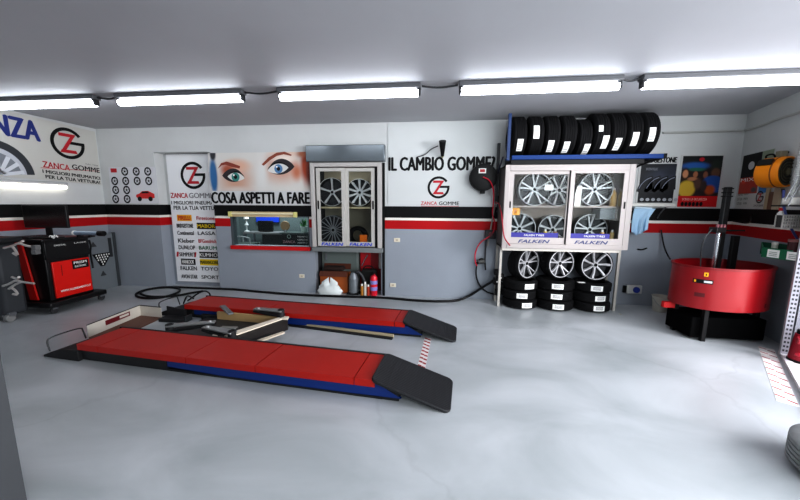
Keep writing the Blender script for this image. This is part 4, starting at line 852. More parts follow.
mb.f = [tuple(range(n-1, -1, -1)), tuple(range(n, 2*n))]+[(i, (i+1) % n, (i+1) % n+n, i+n) for i in range(n)]; mb.build('tank_floor', mat('400a10', .5), t)
mb = MB(); mb.v = [Mt @ Vector(((ta-.014)*math.cos(2*PI*i/n), (tb_-.014)*math.sin(2*PI*i/n), .72)) for i in range(n)]; mb.f = [tuple(range(n))]; mb.build('water', mat('141a1c', .05), t)
for a in (35, 145, 215, 325):
    p = Mt @ Vector((ta*.8*math.cos(R(a)), tb_*.8*math.sin(R(a)), 0)); MB().box((p.x-.025, p.y-.025, 0), (p.x+.025, p.y+.025, tz0)).build('leg', BLACK, t, .004)
MB().box((tcx-.45, tcy-.25, .03), (tcx+.4, tcy+.2, .3)).build('underside_shade', mat('060607', .8, spec=.05), t, .01)  # black block standing in for the deep shade under the tank
# stickers bent round the wall
def band(a0, a1, z0, z1, m, nm, d=.003, tilt=0.):
    mb = MB(); n = 10
    for i in range(n+1):
        a = R(a0+(a1-a0)*i/n)
        for z in (z0, z1): mb.v.append(Mt @ Vector(((ta+d)*math.cos(a), (tb_+d)*math.sin(a), z)))
    for i in range(n): mb.f.append((2*i, 2*i+2, 2*i+3, 2*i+1))
    return mb.build(nm, m, t)
band(198, 221, tz1-.19, tz1-.14, INK, 'name_plate'); band(211, 220, tz1-.178, tz1-.152, mat('c8c8c8', .5), 'plate_words', .005); band(199.5, 202, tz1-.18, tz1-.15, YEL, 'plate_mark', .005)
band(210, 215, tz1-.1, tz1-.05, YEL, 'warning_triangle'); band(212, 213, tz1-.09, tz1-.065, INK, 'warning_mark', .005)
band(202, 214, tz1-.36, tz1-.31, mat('5a0c14', .5), 'printed_logo'); band(286, 290, tz0+.05, tz0+.1, mat('5a0c14', .5), 'round_logo')
p = onY(716, 232, tcy); c0 = onY(722, 186, tcy+.25); cx_, cyy = onY(723, 222, tcy+.25).x, tcy+.25
MB().box((cx_-.035, cyy-.03, .3), (cx_+.035, cyy+.03, onY(722, 187, cyy).z)).build('column', mat('121214', .4), t, .008)
for z in (0, .05, .1): MB().box((cx_-.045, cyy-.04, onY(722, 187, cyy).z-.03-z), (cx_+.045, cyy+.04, onY(722, 187, cyy).z-.015-z)).build('column_collar', BLACK, t, .004)
ks = onY(717, 231, cyy-.1)
MB().cyl((ks.x, cyy-.13, .45), (ks.x, cyy-.13, ks.z), .028, 18).build('piston_rod', CHROME, t)
MB().box((ks.x-.06, cyy-.17, ks.z-.02), (ks.x+.06, cyy-.04, ks.z+.05)).build('piston_head', mat('1c1a1c', .4), t, .01)
for dx in (-.04, .0, .04): MB().cyl((ks.x+dx, cyy-.15, ks.z+.05), (ks.x+dx, cyy-.15, ks.z+.09), .018, 10).build('fitting', mat('8c5a60', .4, .4), t)
MB().box((ks.x+.1, cyy-.12, ks.z), (ks.x+.32, cyy-.1, ks.z+.02)).build('lever', INK, t)
MB().tube([(ks.x-.08, cyy-.12, ks.z+.02), (ks.x-.16, cyy-.12, ks.z-.1), (ks.x-.16, cyy-.1, ks.z-.3), (ks.x-.1, cyy-.08, .7)], .008, 6, 2).build('air_tube', mat('3c3e40', .4), t)
p = onY(736, 250, cyy+.0); MB().box((p.x-.05, cyy-.0, .35), (p.x+.03, cyy+.05, onY(736, 236, cyy).z)).build('rear_post', BLACK, t, .005)
tag(MB().tube([(cx_+.1, cyy-.02, 1.5), (cx_+.3, cyy-.05, 1.46), tuple(RW.at(.55, 1.56, .03)), tuple(RW.at(.62, 1.6, .02))], .008, 6, 3).build('dark_cable', BLACK), 'thin dark cable crossing the white line from the column to the right wall', 'cable')
MB().box((tcx-.64, tcy-.02, .34), (tcx-.5, tcy+.04, .42)).build('side_bracket', RED, t, .006)
# bucket
c = onZ(659, 311)
t = thing('bucket', 'small off-white bucket on the floor at the left foot of the red tank', 'bucket', (c.x, c.y, 0)); bc = Vector((c.x, c.y-.0, 0))
MB().lathe([(.085, 0), (.09, .005), (.115, .24), (.122, .245), (.122, .255), (.108, .255), (.08, .02)], Matrix.Translation(bc), 28).build('bucket_shell', mat('bdb9ae', .5, noise=.15, scale=12), t)
MB().tube([bc+Vector((-.115, 0, .22)), bc+Vector((-.09, -.1, .12)), bc+Vector((0, -.135, .1)), bc+Vector((.09, -.1, .12)), bc+Vector((.115, 0, .22))], .004, 6, 2).build('handle', STEEL, t)

# ------------------------------------------------------------------ right wall: posters, heater, duct, tray
q = RW.off(.003)
def rb_(x0, y0, x1, y1): return (q.px(x0, 190)[0], q.px(x0, y1)[1], q.px(x1, 190)[0], q.px(x0, y0)[1])
u0, v0, u1, v1 = rb_(738.5, 208, 757.5, 157.5)
um = q.px(769, 190)[0]
v1 = q.px(740, 157)[1]; v0 = 1.675; v_a = q.px(740, 178.5)[1]; v_b = q.px(740, 194)[1]
t = thing('parts_poster', 'tall poster with black top, printed red car and black round emblem', 'poster', q.at(u0, v0))
q.rect(MB(), u0, v0, um, v1-.0, 0, .006).build('poster_sheet', mat('c4c6c2', .5), t)
q.rect(MB(), u0+.02, v_a, u1, v1, .006, .002).build('black_picture', INK, t); q.rect(MB(), u1, v_b+.1, um-.01, v1-.0, .006, .002).build('green_picture', mat('8c9a84', .5), t)
q.rect(MB(), u0+.02, v_b, u1, v_a, .006, .0018).build('red_picture', blob_mat('b83018', [(q.at(u0+.12, v_a-.06), (.1, .1, .05), 'e04020', .8), (q.at(u1-.08, v_b+.05), (.1, .1, .06), '4a4a4c', .7)]), t)
q.rect(MB(), u1+.04, v_b-.0, um-.03, v_b+.1, .006, .0018).build('blue_picture', mat('3c7ab4', .5), t)
uw = (u0+u1)/2; q.ell(MB(), uw+.02, v1-.17, .075, .06, .009, .001).build('white_print', mat('c8c8c8', .5), t); text(q, 'MIX', (u0+.05, v_a-.06, u1-.1, v_a-.01), PAPER, t, .02, .009)
uc, vc = q.px(758, 201); emblem(q, um-.16, v0+.15, .085, t, .008)
text(q, 'ZANCA GOMME', (um-.27, v0+.02, um-.05, v0+.045), INK, t, 0, .008)
for k in range(3):
    text(q, ['TUTTO PER', 'LA TUA', 'AUTO'][k], (u0+.03, v0+.04+.07*k, u0+.16, v0+.08+.07*k), mat('6a6460', .5), t, .01, .008); text(q, ['GOMME', 'FRENI', 'OLIO'][k], (u0+.2, v0+.05+.07*k, u0+.3, v0+.08+.07*k), mat('5c6a5c', .5), t, .01, .008)
for i, (xa, xb, yt, col, lab) in enumerate(((768, 771.5, 187, 'b3a184', 'narrow beige board standing on the black band right of the parts poster'), (772, 776.5, 192, '7a5a48', 'brown wooden board on the black band right of the beige board'), (777, 783, 188, 'b8a890', 'pale wooden board on the black band behind the air pipes'))):
    a, c = q.px(xa, 190)[0], q.px(xb, 190)[0]; t = tag(q.rect(MB(), a, 1.655, c, q.px(xa, yt)[1], .0, .02+.004*i).build('wooden_board', mat(col, .6, noise=.1), None, .003), lab, 'board', 'boards on the right wall')
# orange heater
hc = onY(776, 172.5, 4.7); ax = Vector((.30, -.95, .0)).normalized()
t = thing('fan_heater', 'orange drum-shaped heater hung high on the right wall', 'heater', hc, None)
hr = .19; L2 = .12
e1, e2 = hc-ax*L2, hc+ax*L2
Mh = Matrix.Translation(hc) @ ax.to_track_quat('Z', 'Y').to_matrix().to_4x4()
MB().lathe([(.001, -L2), (hr*.93, -L2), (hr, -L2+.02), (hr, L2-.02), (hr*.97, L2), (hr*.9, L2), (hr*.88, L2-.03), (.001, L2-.03)], Mh, 44).build('drum_body', mat('f09208', .4), t)
gm = MB()
for rr_ in (.05, .085, .12, .155, .185): gm.ring([(L2-.012, rr_), (L2-.004, rr_), (L2-.004, rr_-.008), (L2-.012, rr_-.008)], Mh @ Matrix.Rotation(-PI/2, 4, 'Y'), 30)
gm.build('grille', mat('5a5440', .4, .4), t); MB().cyl(e2-ax*.028, e2-ax*.02, hr*.87, 36).build('fan_backing', mat('26241c', .6), t); MB().cyl(e2-ax*.02, e2, .04, 18).build('fan_hub', mat('6a6248', .5), t)
MB().ring([(L2*.35, hr+.004), (L2*.45, hr+.004), (L2*.45, hr), (L2*.35, hr)], Mh @ Matrix.Rotation(-PI/2, 4, 'Y'), 40).build('seam_band', mat('8a4a20', .5), t)
pp = onY(764, 163, hc.y-.16); up_ = Vector((0, 0, 1)); sd = ax
nf = Vector((-.85, -.27, .45)).normalized(); cf = hc-ax*.03+nf*(hr-.012)
MB().prism([cf-sd*.07, cf+sd*.07, cf+sd*.07+nf.cross(sd)*.08, cf-sd*.07+nf.cross(sd)*.08], nf*.03).build('control_opening', mat('141414', .5), t)
MB().tube([hc-ax*.12+Vector((0, 0, hr-.01)), hc-ax*.13+Vector((0, 0, hr+.04)), hc-ax*.05+Vector((0, 0, hr+.05)), hc-ax*.03+Vector((0, 0, hr-.01))], .01, 8, 2).build('handle', BLACK, t)
br = hc+Vector((.06, .03, hr)); MB().box(br+Vector((-.04, -.03, -.01)), br+Vector((.04, .04, .08))).build('mounting_block', mat('8a8672', .5), t, .006)
wall_pt = RW.at(1.35, br.z+.06, 0); MB().tube([br+Vector((.05, .03, .06)), br+Vector((.2, .0, .07)), Vector((wall_pt.x, br.y, br.z+.06))], .016, 8, 1).build('mounting_arm', INK, t)
# duct and pipes at the far right
dp = [(812, 110), (803, 145), (799, 165), (795, 184), (791, 196)]
pts = [onY(x, y, 4.15) for x, y in dp]
t = thing('flexible_duct', 'silvery flexible duct hanging at the far right beside the heater', 'duct', pts[-1])
P0 = pts; path = []
for i in range(121):
    k = i/120*(len(P0)-1); j = min(int(k), len(P0)-2); path.append(P0[j].lerp(P0[j+1], k-j))
mb = MB(); mb.tube(path, .028, 14, 0); nb = len(path)
for i in range(nb):
    f_ = .88 if i % 3 == 0 else 1.1
    for q_ in range(14): mb.v[i*14+q_] = path[i]+(mb.v[i*14+q_]-path[i])*f_
mb.build('duct_sleeve', mat('b9bab8', .35, .5), t); MB().cyl(P0[-1], P0[-1]+(P0[-1]-P0[-2]).normalized()*.04, .033, 16).build('duct_collar', STEEL, t)
tag(MB().tube([onY(x, y, 4.3) for x, y in ((784, 190), (783, 202), (785, 212), (788, 222), (793, 232), (800, 243))], .012, 8, 2).build('blue_hose', mat('5a66a8', .4)), 'thin blue air hose curving down past the white tray on the right wall', 'hose')
tag(MB().tube([onY(783, 189, 4.45), onY(783.5, 200, 4.45), onY(784, 207, 4.4)], .014, 8, 1).build('black_pipe', BLACK), 'short black pipe under the heater on the right wall', 'pipe')
for i, pts in enumerate(([(785, 200), (792, 188), (798, 176)], [(788, 206), (794, 194), (801, 182)])):
    tag(MB().tube([onY(x, y, 4.05) for x, y in pts], .006, 8, 1).build('metal_rod', mat('77797b', .4, .5)), ['left of two slanting metal rods beside the silver duct', 'right of two slanting metal rods beside the silver duct'][i], 'rod', 'metal rods by the duct')
# bracket shelf with white box, jar, mesh basket, green tray
shx = onY(790, 206, 4.15)
t = thing('white_box', 'small white box on a dark ledge at far right below the duct', 'box', onY(793, 204, 4.15)); c = onY(794, 201, 4.15); MB().box(c+Vector((-.075, -.05, -.045)), c+Vector((.09, .06, .04))).build('box_body', mat('d2d0ca', .5), t, .012); 
t = thing('wall_ledge', 'dark metal ledge on the right wall under the small white box', 'ledge', c-Vector((0, 0, .05))); MB().box(c+Vector((-.1, -.08, -.062)), c+Vector((.16, .14, -.047))).build('ledge_plate', BLACK, t, .003)
c = onY(785, 221, 4.3)
t = thing('wire_basket', 'white perforated basket hanging on the right wall under a red-capped jar', 'basket', c)
mb = MB(); ny_, nx_ = 4, 7
pts = lambda u, w: c+Vector((-.07+.19*u, -.05, -.08+.15*w))
for i in range(nx_+1): mb.box(pts(i/nx_, 0)-Vector((.006, .006, 0)), pts(i/nx_, 1)+Vector((.006, .006, 0)))
for j in range(ny_+1): mb.box(pts(0, j/ny_)-Vector((0, .007, .006)), pts(1, j/ny_)+Vector((0, .007, .006)))
mb.build('basket_mesh', mat('cfcdc8', .4), t); MB().box(c+Vector((-.065, -.035, -.075)), c+Vector((.115, .03, .065))).build('basket_liner', mat('3a3836', .6), t)
MB().box(c+Vector((-.07, .034, -.08)), c+Vector((.12, .045, .07))).build('back_plate', mat('b0aea8', .5), t)
c2 = onY(784.5, 209, 4.33); jz = c.z+.0
t = thing('spray_bottle', 'white bottle with red cap standing in the white perforated basket', 'bottle', (c2.x, c2.y+.03, jz)); MB().lathe([(.03, jz), (.034, jz+.01), (.034, jz+.09), (.015, jz+.115), (.015, jz+.125)], Matrix.Translation((c2.x, c2.y+.03, 0)), 18).build('bottle_body', PAPER, t); MB().cyl((c2.x, c2.y+.03, jz+.12), (c2.x, c2.y+.03, jz+.155), .024, 16).build('cap', RED, t, .004)
# green tray
g0 = onY(757, 249, 4.45); g1 = onY(793, 252, 4.1)
t = thing('green_tray', 'dark green wall tray with two white paper labels', 'tray', (g0+g1)/2)
un = (g1-g0); un.z = 0; Lg = un.length; un.normalize(); ng = Vector((un.y, -un.x, 0))
if ng.y > 0: ng = -ng
Gp = Plane((g0.x, g0.y, 0), un, ng); gz1, gz0 = 1.21, 1.08
Gp.rect(MB(), .06, gz0, Lg, gz1-.01, 0, .008).build('front_panel', GREEN, t); Gp.poly(MB(), [(.06, gz0), (Lg, gz0), (Lg, gz0+.01), (.06, gz0+.01)], -.12, .12).build('bottom_panel', GREEN, t); Gp.rect(MB(), -.06, gz0+.02, Lg, gz1+.04, -.13, .01).build('back_panel', mat('0a4a34', .5), t)
MB().prism([Gp.at(.06, gz0, 0), Gp.at(.06, gz1, 0), Gp.at(-.06, gz1+.04, -.12), Gp.at(-.04, gz0+.02, -.12)], un*.008).build('side_panel', GREEN, t)
for a, b2 in ((.12, .24), (.31, .44)): 
    o = Gp.rect(MB(), a, gz0+.01, b2, gz1-.025, .008, .002).build('paper_label', PAPER, t); mb = MB()
    for zz in (.03, .05, .07): Gp.rect(mb, a+.02, gz0+zz, b2-.02, gz0+zz+.006, .011, .001)
    mb.build('printed_lines', mat('7c8a80', .5), o)
jj = Gp.at(.13, gz0+.012, -.06); t = thing('jar', 'small pale jar standing in the left end of the green tray', 'jar', jj); MB().cyl(jj, jj+Vector((0, 0, .15)), .028, 16).build('jar_body', mat('b0b4a8', .35), t, .004); MB().cyl(jj+Vector((0, 0, .15)), jj+Vector((0, 0, .175)), .03, 16).build('lid', mat('c8c4bc', .4), t)
jj = Gp.at(.3, gz0+.012, -.07); t = thing('jar', 'tall dark red translucent jar standing in the middle of the green tray', 'jar', jj); MB().cyl(jj, jj+Vector((0, 0, .2)), .05, 18).build('jar_body', mat('4a2428', .25), t, .006); MB().cyl(jj+Vector((0, 0, .2)), jj+Vector((0, 0, .23)), .052, 18).build('lid', mat('8c5a58', .4), t)

def holes_mat(dU):
    m = mat('a8a8b0', .5).copy(); nt = m.node_tree; L = nt.links; b = nt.nodes['Principled BSDF']
    def N(op, *ins):
        n = nt.nodes.new('ShaderNodeMath'); n.operation = op
        for i, x in enumerate(ins):
            if hasattr(x, 'node'): L.new(x, n.inputs[i])
            else: n.inputs[i].default_value = x
        return n.outputs[0]
    tc = nt.nodes.new('ShaderNodeTexCoord'); dt = nt.nodes.new('ShaderNodeVectorMath'); dt.operation = 'DOT_PRODUCT'; dt.inputs[1].default_value = tuple(dU); L.new(tc.outputs['Object'], dt.inputs[0])
    sp = nt.nodes.new('ShaderNodeSeparateXYZ'); L.new(tc.outputs['Object'], sp.inputs[0]); u = dt.outputs['Value']
    du = N('MINIMUM', N('ABSOLUTE', N('SUBTRACT', u, .02)), N('ABSOLUTE', N('SUBTRACT', u, .045)))
    dz = N('MULTIPLY', N('ABSOLUTE', N('SUBTRACT', N('FRACT', N('DIVIDE', sp.outputs['Z'], .05)), .5)), .05)
    k = N('MULTIPLY', N('LESS_THAN', du, .008), N('LESS_THAN', dz, .012))
    mx = nt.nodes.new('ShaderNodeMix'); mx.data_type = 'RGBA'; mx.inputs['A'].default_value = lin('a8a8b0'); mx.inputs['B'].default_value = lin('3a3a40'); L.new(k, mx.inputs['Factor']); L.new(mx.outputs['Result'], b.inputs['Base Color']); return m
# perforated upright and shelving at the far right
uf = onZ(779.5, 356)
t = thing('perforated_upright', 'tall white perforated steel upright at the right edge', 'shelf post', (uf.x, uf.y, 0))
dU = Vector((.86, -.5, 0)).normalized(); nU = Vector((-.5, -.86, 0))
MB().prism([uf, uf+dU*.06, uf+dU*.06+nU*-.004, uf+nU*-.004], (0, 0, 2.6)).build('upright_face', holes_mat(dU), t); MB().prism([uf, uf-nU*.05, uf-nU*.05+dU*.004, uf+dU*.004], (0, 0, 2.6)).build('upright_side', mat('b8b8bc', .4), t)
PU = Plane((uf.x, uf.y, 0), dU, nU)
t = thing('shelf_side', 'white side panel of shelving behind the perforated upright', 'shelf', (uf.x+.4, uf.y-.25, 0))
PU.rect(MB(), .08, .03, 1.6, 2.55, -.03, .012).build('side_sheet', mat('9a9ba4', .5, noise=.06, scale=3), t)
c = onZ(797, 357, .0); c = uf+dU*.1+nU*.15
t = thing('jack_stand', 'dark red jack stand on the floor in front of the white shelving', 'jack stand', (c.x, c.y, .03))
DR = mat('8c0c24', .4)
MB().cone((c.x, c.y, .05), (c.x, c.y, .34), .085, .06, 20).build('body', DR, t, .006); MB().cyl((c.x, c.y, .03), (c.x, c.y, .055), .09, 24).build('foot', BLACK, t)
MB().tube([(c.x, c.y, .28), c+Vector((-.09, -.05, .24)), c+Vector((-.12, -.08, .33))], .014, 8, 1).build('lever', DR, t); MB().tube([(c.x, c.y, .14), c+Vector((-.1, -.07, .12)), c+Vector((-.13, -.1, .15))], .018, 8, 1).build('lever', DR, t); MB().cyl((c.x, c.y, .34), (c.x, c.y, .38), .05, 18).build('saddle', INK, t)

WORLD_S, DOOR_E, SIDE_E, EXPO, GAM = .6, 300, 420, 0.17, .8
# ------------------------------------------------------------------ hazard tape
def tape(name, label, a0, a1, w, n, f=.35, z=.002):
    d = (a1-a0); L_ = d.length; d.normalize(); s = Vector((-d.y, d.x, 0))
    mb = MB(); mb.prism([a0-s*w/2, a1-s*w/2, a1+s*w/2, a0+s*w/2], (0, 0, z)); o = mb.build(name, mat('e2dedc', .5)); tag(o, label, 'tape')
    st = MB(); g = L_/n
    for i in range(n):
        for (o0, o1) in ((-w*.48, -.02*w), (.02*w, w*.48)):
            b0 = a0+d*(g*i+g*(.1 if o0 < 0 else .45)); st.prism([b0+s*o0+Vector((0, 0, z)), b0+d*g*f+s*o0+Vector((0, 0, z)), b0+d*(g*f+w*.25)+s*o1+Vector((0, 0, z)), b0+d*w*.25+s*o1+Vector((0, 0, z))], (0, 0, .001))
    st.build('red_stripes', mat('98101c', .5), o); return o
tape('hazard_tape', 'red and white tape on the floor between the two black ramps', onZ(421, 369), onZ(428, 338), .085, 9)
o = tape('hazard_tape', 'long worn red and white tape on the floor along the right edge', onZ(766, 348), onZ(788, 404), .13, 9, .12)
# fine white kerb next to the tape
ka, kb = onZ(778, 352), onZ(803, 398)
d = (kb-ka).normalized(); s = Vector((-d.y, d.x, 0)); s = s if s.x > 0 else -s
struct('trim_2', MB().prism([ka, kb+d*1.2, kb+d*1.2+s*.06, ka+s*.06], (0, 0, .035)), mat('d8d6d8', .5))

# ------------------------------------------------------------------ scissor lift: two long platforms
DECK = mat('b01a0c', .45, noise=.1, scale=3, bump=.12); BASEB = mat('1c1d20', .5); LB = mat('0c347c', .4); RAMP = mat('1a1b1d', .55)
def ramp_mat():
    m = mat('202124', .5).copy(); nt = m.node_tree; b = nt.nodes['Principled BSDF']; g = nt.nodes.new('ShaderNodeTexCoord'); v = nt.nodes.new('ShaderNodeTexVoronoi'); v.inputs['Scale'].default_value = 42; v.inputs['Randomness'].default_value = 0
    nt.links.new(g.outputs['Object'], v.inputs['Vector']); bp = nt.nodes.new('ShaderNodeBump'); bp.inputs['Strength'].default_value = .5; bp.inputs['Distance'].default_value = .01; nt.links.new(v.outputs['Distance'], bp.inputs['Height']); nt.links.new(bp.outputs[0], b.inputs['Normal']); return m
RM = ramp_mat()
def platform(org, ang, Lp, w, label, seams, dk=1.1):
    t = thing('lift_platform', label, 'car lift', (org[0], org[1], 0), 'platforms of the low car lift', (0, 0, ang))
    M = WM(t); h = .2
    def B(a, b): return MB().box(a, b, M)
    B((-.1, -w/2+.05, 0), (Lp+.05, w/2-.05, .02)).build('base_plate', BASEB, t)
    # blue hull: tapers toward the ramp
    for s in (-1, 1):
        y0 = s*(w/2-.06); pr = [(dk-.1, .05), (dk+.6, .024), (Lp-.3, .024), (Lp+.22, .03), (Lp+.02, h-.06), (dk-.1, h-.06)]
        MB().prism([M @ Vector((x, y0-.012, z)) for x, z in pr], M.to_3x3() @ Vector((0, .024, 0))).build('side_beam', LB, t)
        B((.0, s*(w/2-.05)-.01, .02), (dk, s*(w/2-.05)+.01, h-.06)).build('dark_cover', BASEB, t)
    for k in range(4):
        x = .5+k*.75; B((x, -w/2+.13, .02), (x+.5, w/2-.13, h-.07)).build('lift_arm', mat('15161a', .5), t)
    ed = [0]+seams+[Lp]
    for i in range(len(ed)-1):
        a, b = ed[i]+.004, ed[i+1]-.004
        mb = MB(); mb.box((a, -w/2, h-.012), (b, w/2, h), M).box((a, -w/2, h-.065), (b, -w/2+.012, h-.012), M).box((a, w/2-.012, h-.065), (b, w/2, h-.012), M)
        mb.build('deck_plate', DECK, t)
    B((-.05, w/2+.004, .01), (Lp, w/2+.03, h+.004)).build('edge_rail', BASEB, t, .003)
    B((0, -w/2+.012, h-.03), (Lp, w/2-.012, h-.014)).build('underframe', BASEB, t)
    # drop ramp at the right end: slab with rounded corners sloping to the floor
    rl, rw = .71, w+.05; c = []; rr = .06
    for (cx, cy, a0) in ((rl-rr, rw/2-rr, 0), (rr, rw/2-rr, 90), (rr, -rw/2+rr, 180), (rl-rr, -rw/2+rr, 270)):
        for k in range(6): a = R(a0+18*k); c.append((cx+rr*math.cos(a), cy+rr*math.sin(a)))
    sl = math.atan2(h+.02, rl)
    Mr = M @ Matrix.Translation((Lp-.03, 0, h+.022)) @ Matrix.Rotation(sl*1.0, 4, 'Y')
    MB().prism([Mr @ Vector((x, y, -.028)) for x, y in c], (Mr.to_3x3() @ Vector((0, 0, .028)))).build('ramp', RM, t, .006)
    B((Lp+.03, -w/2+.05, .0), (Lp+.2, w/2-.05, .1)).build('ramp_support', BASEB, t, .004)
    # left end: low black entry piece and wire handle
    pr = [(-.5, 0), (0, 0), (0, .12), (-.22, .115), (-.38, .07), (-.5, .025)]
    MB().prism([M @ Vector((x, -w/2+.0, z)) for x, z in pr], M.to_3x3() @ Vector((0, w, 0))).build('entry_ramp', mat('17171a', .6), t, .006)
    xh = -.5; y = w/2-.06
    MB().tube([M @ Vector(p) for p in ((xh, -y, .04), (xh-.03, -y, .14), (xh-.02, -y+.02, .19), (xh-.02, y-.02, .19), (xh-.03, y, .14), (xh, y, .04))], .008, 8, 2).build('handle', mat('3c3e40', .4, .4), t)
    return t
platform((-3.77, 3.055), R(-5.3), 3.31, .47, 'nearer red lift platform with a black ramp at its right end', [.28, 1.38, 2.15, 3.12])
platform((-3.68, 4.42), R(-5.1), 3.34, .46, 'farther red lift platform with a black ramp, close to the back wall', [1.32, 3.2], .12)
fp = MB(); fa, fb_ = onZ(289, 326.5), onZ(392, 340); fd = (fb_-fa).normalized(); fs_ = Vector((-fd.y, fd.x, 0))
t = thing('floor_rail', 'low black rail with pale edge on the floor in front of the farther platform', 'rail', (fa+fb_)/2)
MB().prism([fa, fb_, fb_+fs_*.05, fa+fs_*.05], (0, 0, .02)).build('black_rail', BASEB, t, .003); MB().prism([fa+fs_*.052, fb_+fs_*.052, fb_+fs_*.085, fa+fs_*.085], (0, 0, .045)).build('pale_edge', mat('b5a98e', .5), t, .003)
# white cable cover between the platforms at the left
t = thing('cover_box', 'open white metal cover with red label between the left ends of the platforms', 'cover', (-4.3, 3.9, 0))
MV = mat('cfcac0', .5, noise=.05)
p0, p1, p2, p3 = (Vector((-4.32, 3.36, 0)), Vector((-4.4, 4.16, 0)), Vector((-4.02, 4.12, 0)), Vector((-3.94, 3.34, 0)))
hh = .17
PA = Plane(p0, p1-p0, (1, .1, 0)); La = (p1-p0).length; PA.rect(MB(), 0, 0, La, hh, -.008, .008).build('long_panel', MV, t)
PB_ = Plane(p1, p2-p1, (-.1, -1, 0)); Lb = (p2-p1).length; PB_.rect(MB(), 0, 0, Lb, hh-.005, -.008, .008).build('end_panel', MV, t)
MB().prism([p0, p3, p2, p1], (0, 0, .012)).build('cover_floor', mat('6a4638', .6), t)
PA.rect(MB(), 0, hh, La, hh+.006, -.01, .014).build('dark_edge', INK, t); PB_.rect(MB(), 0, hh-.005, Lb, hh+.004, -.01, .014).build('dark_edge', INK, t)
o = PA.rect(MB(), .24, .075, .62, .14, .001, .002).build('name_label', mat('6e1420', .5), t); PA.rect(MB(), .45, .095, .6, .125, .004, .001).build('label_window', MV, o)
# dark pump unit at the left of the far platform
t = thing('pump_unit', 'dark open steel frame at the left of the farther platform', 'machine frame', (-3.9, 4.1, 0))
MB().box((-3.94, 3.98, 0), (-3.55, 4.14, .05)).build('floor_plate', BASEB, t, .004); MB().prism([(-3.95, 4.15, 0), (-3.66, 4.13, 0), (-3.66, 4.13, .15), (-3.95, 4.15, .18)], (0, .012, 0)).build('rear_plate', mat('1a1c20', .5), t)
MB().box((-3.55, 3.99, 0), (-3.53, 4.13, .09)).build('end_plate', mat('2a2e30', .5), t)
for i, pts in enumerate(([(-4.2, 4.75, .02), (-4.1, 4.72, .17), (-3.95, 4.6, .2), (-3.8, 4.5, .2)], [(-4.25, 4.9, .02), (-4.0, 4.95, .2), (-3.75, 4.8, .22), (-3.66, 4.7, .16)])):
    tag(MB().tube(pts, .012, 8, 3).build('black_hose', BLACK), ['black hose arching onto the left end of the farther platform', 'higher black hose looping behind the left end of the farther platform'][i], 'hose', 'hoses at the farther platform')
# sliding jack tray between the platforms
ja = R(-5.2); t = thing('jack_tray', 'black sliding tray with pale wooden strips between the platforms', 'jack tray', (-2.7, 3.72, 0), None, (0, 0, ja)); M = WM(t)
def B(a, b): return MB().box(a, b, M)
B((-.62, -.36, .03), (.62, .38, .05)).build('tray_plate', mat('3a3c3e', .45, .3), t, .004)
for s in (-.36, .36): B((-.72, s-.02, .0), (.62, s+.02, .09)).build('side_rail', mat('1a1a1c', .5), t, .004)
B((-.42, .31, .05), (.62, .345, .16)).build('wooden_strip', mat('b99c70', .6, noise=.15, scale=6), t, .003)
q0 = [(.40, -.42), (.66, .24), (.74, .24), (.70, .34), (.62, .33), (.58, .27), (.30, -.34), (.16, -.32), (.16, -.42)]
MB().prism([M @ Vector((x, y, .155)) for x, y in q0], M.to_3x3() @ Vector((0, 0, .018))).build('angled_plate', mat('efe4d2', .5), t, .003)
MB().prism([M @ Vector((x, y, .0)) for x, y in ((.44, -.40), (.68, .2), (.7, .3), (.66, .3), (.40, -.38))], M.to_3x3() @ Vector((0, 0, .15))).build('plate_web', mat('26211f', .5), t)
MB().prism([M @ Vector((x, y, .05)) for x, y in ((.58, -.28), (.76, .08), (.80, .06), (.64, -.30))], M.to_3x3() @ Vector((0, 0, .02))).build('lower_plate', mat('d9cdbb', .5), t)
def jack(a, b, z, lab, k):
    a, b = Vector((a[0], a[1], z)), Vector((b[0], b[1], z)); d = (b-a).normalized(); s = Vector((-d.y, d.x, 0)); L_ = (b-a).length
    t = thing('lifting_bar', lab, 'jack', ((a+b)/2).to_tuple(), 'jacks on the sliding tray')
    mb = MB().prism([a-s*.05, b-s*.04, b+s*.04, a+s*.05], (0, 0, .022)); mb.build('steel_arm', mat('a6a8a8', .35, .7), t, .005)
    MB().prism([a-s*.055-Vector((0, 0, .07)), b-s*.045-Vector((0, 0, .03)), b+s*.045-Vector((0, 0, .03)), a+s*.055-Vector((0, 0, .07))], (0, 0, .07 if False else .028)).build('lower_arm', BASEB, t, .004)
    MB().cyl(a+d*.03+Vector((0, 0, -.07)), a+d*.03+Vector((0, 0, .03)), .045, 20).build('pad_mount', mat('2c2c2e', .5), t, .004)
    MB().cyl(a+d*.03+Vector((0, 0, .022)), a+d*.03+Vector((0, 0, .035)), .03, 18).build('pad', BLACK, t); MB().cyl(b-d*.06+Vector((0, 0, -.03)), b-d*.06+Vector((0, 0, .03)), .02, 14).build('pivot', mat('d0d0d0', .3, .6), t)
jack((-3.28, 3.42), (-2.78, 3.62), .185, 'silver lifting arm at the left of the tray, pointing right', 0)
jack((-2.30, 3.28), (-2.76, 3.40), .205, 'silver lifting arm along the near edge of the tray, right of centre', 1)
jack((-2.05, 3.98), (-2.48, 4.02), .24, 'short lifting arm on the far side of the tray against the far platform', 2)
a = Vector((-2.95, 4.05, .2)); t = thing('steel_strap', 'short ribbed steel bar lying tilted behind the wooden strip', 'bar', a); MB().prism([(-3.05, 4.08, .23), (-2.82, 3.93, .17), (-2.77, 3.98, .17), (-3.0, 4.13, .23)], (0, 0, .02)).build('bar_body', mat('8c9092', .35, .7), t, .004)
tag(MB().box((-2.72, 3.6, .055), (-2.5, 3.67, .13)).build('valve_block', mat('9a9a96', .4, .5), None, .01), 'small silver block in the centre of the jack tray', 'block')

